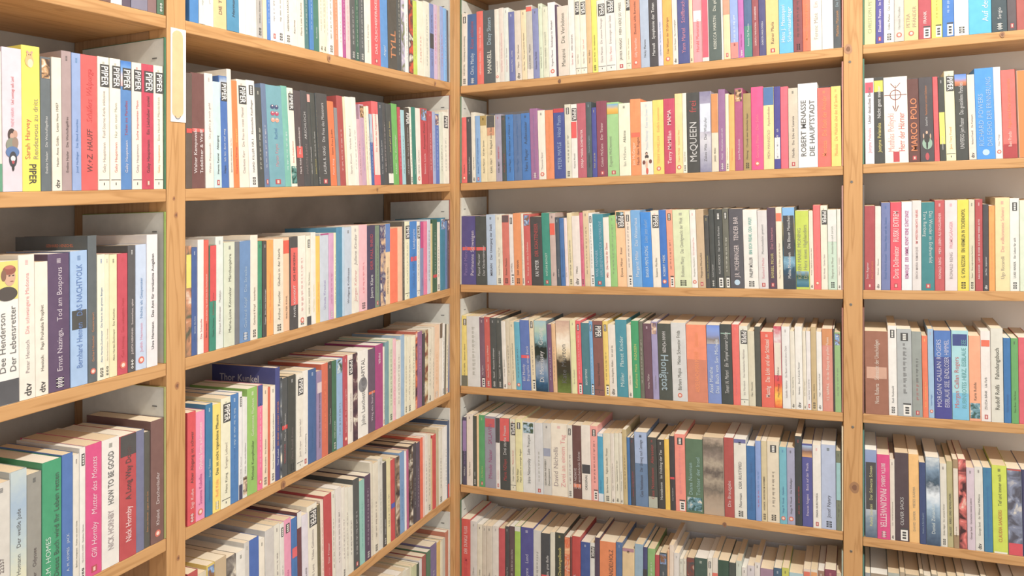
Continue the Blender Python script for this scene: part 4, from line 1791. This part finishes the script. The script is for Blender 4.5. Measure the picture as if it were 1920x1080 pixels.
def knots(parent, spots, plane, hexc='A8703C', r=0.006):
    for (px, py, rad, hx) in spots:
        if plane == 'left':
            u, z = hit_left(px, py)
        else:
            u, z = hit_right(px, py)
        m = MB()
        n = 16
        for rr, hh, e in ((rad, hx, .0003), (rad * .55, '6E4A30', .0005)):
            pts = []
            for a in range(n):
                q = a * 2 * math.pi / n
                du = rr * .9 * math.cos(q) * (1 + .12 * math.sin(3 * q))
                dz = rr * 1.1 * math.sin(q)
                pts.append((e, u + du, z + dz) if plane == 'left' else (u + du, -e, z + dz))
            m.add(pts, [tuple(range(n))], paint(hh, worn=False))
        m.build('knot', parent, parent_base(parent))


def parent_base(p):
    return tuple(p['base_loc']) if 'base_loc' in p.keys() else (0, 0, 0)


def screw(parent, px, py, plane, base, r=.0032):
    u, z = (hit_left if plane == 'left' else hit_right)(px, py)
    m = MB()
    n = 14

    def pt(du, dz, e):
        return (e, u + du, z + dz) if plane == 'left' else (u + du, -e, z + dz)
    ring = [pt(r * math.cos(a * 2 * math.pi / n), r * math.sin(a * 2 * math.pi / n), .0002) for a in range(n)]
    ring2 = [pt(r * .8 * math.cos(a * 2 * math.pi / n), r * .8 * math.sin(a * 2 * math.pi / n), .0010) for a in range(n)]
    m.add(ring + ring2, [(i, (i + 1) % n, n + (i + 1) % n, n + i) for i in range(n)] + [tuple(range(n, 2 * n))], STEEL)
    dk = paint('484038', worn=False)
    for a, c in (((-.7, -.12), (.7, .12)), ((-.12, -.7), (.12, .7))):
        m.add([pt(a[0] * r * .8, a[1] * r * .8, .0012), pt(c[0] * r * .8, a[1] * r * .8, .0012),
               pt(c[0] * r * .8, c[1] * r * .8, .0012), pt(a[0] * r * .8, c[1] * r * .8, .0012)], [(0, 1, 2, 3)], dk)
    o = m.build('screw', None, base)
    o.location = (0, 0, 0)
    o.parent = parent
    o['label'] = 'grey cross-head screw'


def knot(parent, px, py, rad, plane, base, hx='B57B48'):
    u, z = (hit_left if plane == 'left' else hit_right)(px, py)
    m = MB()
    n = 18
    for rr, hh, e in ((rad, hx, .0003), (rad * .5, '85583A', .0005)):
        pts = []
        for a in range(n):
            q = a * 2 * math.pi / n
            du = rr * .8 * math.cos(q) * (1 + .12 * math.sin(3 * q + rad * 900))
            dz = rr * 1.05 * math.sin(q)
            pts.append((e, u + du, z + dz) if plane == 'left' else (u + du, -e, z + dz))
        m.add(pts, [tuple(range(n))], paint(hh, worn=False))
    o = m.build('knot', None, base)
    o.location = (0, 0, 0)
    o.parent = parent


STEEL, _nt, _b = newmat('screw_steel', 0.35)
_b.inputs['Metallic'].default_value = 0.8
_b.inputs['Base Color'].default_value = (0.32, 0.29, 0.25, 1)

WX, WY, WZ = wood('x'), wood('y'), wood('z')
WP = wood('z', 'B89470', '9C7854', '84603F')   # the darker boards at the sides

BL = (-DL / 2, -1.0, 0)
bcl = empty('bookcase', BL, 'tall pine bookcase standing along the left wall, meeting the corner', 'bookcase')


def lboard(y0, y1, fz, name='shelf'):
    m = MB()
    fn = lambda x, y, t: (x, y, fz(y) + t + SLOPE * x)
    m.box((-DL, y0 + .0008, -TH), (-0.001, y1 - .0008, 0), WY, fn)
    o = m.build(name, bcl, BL, bevel=.0012)
    return o



bays_left = [(yP1, -0.031), (yP1 - PITCH, yP0)]
for (ya, yb) in bays_left:
    for k, fz in enumerate(TL):
        o = lboard(ya, yb, fz)
        if ya == yP1 and k == 2:
            knot(o, 617, 109.5, .007, 'left', BL, 'B88458')
            knot(o, 816, 157, .006, 'left', BL, 'B88458')
        if ya == yP1 and k == 3:
            knot(o, 708, 355, .004, 'left', BL, 'B88458')
        if ya == yP1 and k == 5:
            knot(o, 531, 909, .008, 'left', BL, 'A87448')
for i, (ya, yb) in enumerate(((yP0, yP1), (yP0 - PITCH, yP1 - PITCH))):
    m = MB()
    m.box((-.04, ya, 0), (0, yb, ZT), WZ)
    o = m.build('post', bcl, BL, bevel=.0015)
    if i == 0:
        for (px, py, rr) in ((330, 403, .005), (332, 723, .006), (326, 372, .0035), (334, 1046, .0045)):
            knot(o, px, py, rr, 'left', BL)
    m = MB()
    m.box((-DL, ya + .001, 0), (-.0405, yb - .001, ZT), WP)
    m.build('side_panel', bcl, BL)
m = MB()
m.box((-.03, -.031, 0), (.0116, -.0004, ZT), WZ)
cp = m.build('corner_post', bcl, BL, bevel=.0015)
m = MB()
m.box((-DL, -.030, 0), (-.0305, -.012, ZT), WP)
m.build('side_panel', bcl, BL)

BR = (0.99, DR / 2, 0)
bcr = empty('bookcase', BR, 'tall pine bookcase standing along the right wall with a middle post', 'bookcase')
xQ0, xQ1 = hit_right(1581)[0], hit_right(1617)[0]
xE = xQ1 + (xQ0 - .0116)
for (xa, xb, S) in ((.0124, xQ0, SL), (xQ1, xE, FL)):
    for k, fz in enumerate(S):
        m = MB()
        m.box((xa + .0008, .001, -TH), (xb - .0008, DR, 0), WX, lambda x, y, t: (x, y, fz(x) + t))
        o = m.build('shelf', bcr, BR, bevel=.0012)
        if S is SL and k == 2:
            knot(o, 1049, 152, .005, 'right', BR, '7C5840')
        if S is SL and k == 6:
            knot(o, 1358.5, 984, .006, 'right', BR, '8C6448')
        if S is FL and k == 2:
            knot(o, 1879, 65, .006, 'right', BR, 'A87850')
for i, (xa, xb) in enumerate(((xQ0, xQ1), (xE, xE + .04))):
    m = MB()
    m.box((xa, 0, 0), (xb, .04, ZT), WZ)
    o = m.build('post', bcr, BR, bevel=.0015)
    if i == 0:
        for (px, py) in ((1593, 116), (1596.5, 341), (1595, 571), (1598.5, 800.5), (1595.5, 1033.5)):
            screw(o, px, py, 'right', BR)
        knot(o, 1590, 92, .011, 'right', BR, 'B88660')
        knot(o, 1602, 914, .0125, 'right', BR, 'A8784C')
    m = MB()
    m.box((xa + .001, .0405, 0), (xb - .001, DR, ZT), WP)
    m.build('side_panel', bcr, BR)
m = MB()
m.box((-.008, .0004, 0), (.0116, DR, ZT), WP)
m.build('side_panel', bcr, BR)
# pale boards standing behind the books on the right
PALE = paint('F2F6FF', .6)
for (xa, xb, S) in ((.0124, xQ0, SL), (xQ1, xE, FL)):
    for k in range(2, 9):
        m = MB()
        fz = S[k]
        m.box((xa + .002, DR - .006, .0008), (xb - .002, DR - .001, (.200, .200, .200, .204, .182, .160, .160, .160, .160)[k]), PALE, lambda x, y, t: (x, y, fz(x) + t))
        m.build('back_board', bcr, BR)

# ------------------------------------------------------------------ white divider sheets at the ends of the rows
SHEET = paint('DCDCD4', .5)


def sheet(plane, fz, u, hgt, edge, label, dep=.19, staple=True):
    th = .0028
    m, e, s = MB(), MB(), MB()
    em = paint(edge)
    if plane == 'left':
        base = (-.1, u, fz(u))
        fn = lambda a, d, z: (-d, u - a, fz(u) + z + .0004 - SLOPE * d)
    else:
        sg = 1 if plane == 'right' else -1
        base = (u, .1, fz(u))
        fn = lambda a, d, z: (u + sg * a, d, fz(u + sg * a) + z + .0004)
    D = dep if plane == 'left' else .165
    m.box((0, .0035, 0), (th, D, hgt), SHEET, fn)
    e.box((0, .0018, 0), (th + .0004, .0034, hgt), em, fn)
    e.box((0, .0018, hgt + .0001), (th + .0004, D, hgt + .0010), em, fn)
    root = empty('divider_sheet', base, label, 'divider', 'stiff white sheets standing at the row ends')
    m.build('sheet', root, base)
    e.build('edge_binding', root, base)
    if staple:
        s.box((th + .0001, .018, hgt - .032), (th + .0007, .028, hgt - .030), paint('70706C'), fn)
        s.build('staple', root, base)


RN = ['', 'top', 'second', 'third', 'fourth', 'fifth', 'lowest']
EC = {'A': ['', '3E7A58', '3E7A58', '8CA848', 'A8A860', 'A8A860', 'A8A860'],
      'B': ['', 'C8C0B8', '9C5850', '9C5850', 'B8A090', 'E8E8E4', 'D8D8D8'],
      'R': ['', '4C7858', '6E9478', 'E0D8C8', 'D8D8D0', 'D8D8D0', '5C8468'],
      'E': ['', 'C88878', 'C88878', 'C09088', 'B07060', 'E8D8B8', 'B0C0B0'],
      'F': ['', '4C7858', '4C8068', '6C6460', '8C5C50', '4C8478', '4C8478']}
for k in range(1, 7):
    if k > 1 and k < 5:
        sheet('left', TL[k + 1], yP0 - .0006, .243, EC['A'][k], 'white sheet with %s edge against the left post, %s shelf, far left bay' % (('green', 'lime')[k > 2], RN[k]))
    sheet('left', TL[k + 1], -.0318, .240, EC['B'][k], 'white stapled sheet at the corner end of the %s shelf, left corner bay' % RN[k])
    sheet('right', SL[k + 1], .0121, .238, EC['R'][k], 'white sheet against the corner post on the %s shelf, right corner bay' % RN[k])
    sheet('rightend', SL[k + 1], xQ0 - .0004, .236, EC['E'][k], 'thin sheet against the right post on the %s shelf, right corner bay' % RN[k], staple=False)
    sheet('right', FL[k + 1], xQ1 + .0004, .236, EC['F'][k], 'thin sheet with coloured edge by the right post, %s shelf, far right bay' % RN[k], staple=False)

# ------------------------------------------------------------------ paper strip on the left post
ya, yb = hit_left(319.3)[0], hit_left(347.6)[0]
z1, z0 = hit_left(333, 54)[1], hit_left(333, 229)[1]
sb = (0, (ya + yb) / 2, z0)
tag = empty('price_strip', sb, 'white paper strip with a long tan painted-out patch on the left post', 'label strip')
m = MB()
m.box((.0003, ya, z0), (.0010, yb, z1), paint('F4F1EC'))
m.build('paper', tag, sb)
m = MB()
c = (ya + yb) / 2 - (yb - ya) * .05
hw = (yb - ya) * .36
pts = []
rr2 = random.Random(4)
zt, zb = z1 - (z1 - z0) * .02, z0 + (z1 - z0) * .045
for a in range(40):
    q = a * 2 * math.pi / 40
    zc = zt - hw if math.sin(q) >= 0 else zb + hw
    pts.append((.0013, c + hw * math.cos(q) * (1 + rr2.uniform(-.06, .06)), zc + hw * math.sin(q)))
m.add(pts, [tuple(range(40))], paint('F6C48E'))
m.build('tan_patch', tag, sb)
m = MB()
for a in range(12):
    q0, q1 = math.pi * (1.05 + a * .075), math.pi * (1.05 + (a + 1) * .075)
    R0, R1 = .0052, .0062
    cz = zb + .004
    m.add([(.0015, c + R0 * math.cos(q0), cz + R0 * math.sin(q0)), (.0015, c + R1 * math.cos(q0), cz + R1 * math.sin(q0)),
           (.0015, c + R1 * math.cos(q1), cz + R1 * math.sin(q1)), (.0015, c + R0 * math.cos(q1), cz + R0 * math.sin(q1))], [(0, 1, 2, 3)], paint('606068'))
m.build('pen_mark', tag, sb)

# ------------------------------------------------------------------ room
def struct(name, a, b, m):
    q = MB()
    q.box(a, b, m)
    o = q.build(name, None, (0, 0, 0))
    o['kind'] = 'structure'
    return o


struct('wall_left', (-.33, -4.2, 0), (-DL - .002, DR + .1, 3.1), plaster('dark_stone', 'A89E92', 'BEB4A8', 9, .8))
struct('wall_right', (-DL - .002, DR + .001, 0), (3.6, DR + .1, 3.1), plaster('taupe_plaster', 'E2D8CA', 'ECE4D8', 5, .25))
fm, nt, bb = newmat('floor_boards', .5)
struct('floor', (-.33, -4.2, -.06), (3.6, DR + .1, 0), wood('x', 'CDBBA0', 'BCA888', 'A08868'))
struct('ceiling', (-.33, -4.2, 3.1), (3.6, DR + .1, 3.16), plaster('ceiling_white', 'E6E2DA', 'EEEAE2', 4, .1))
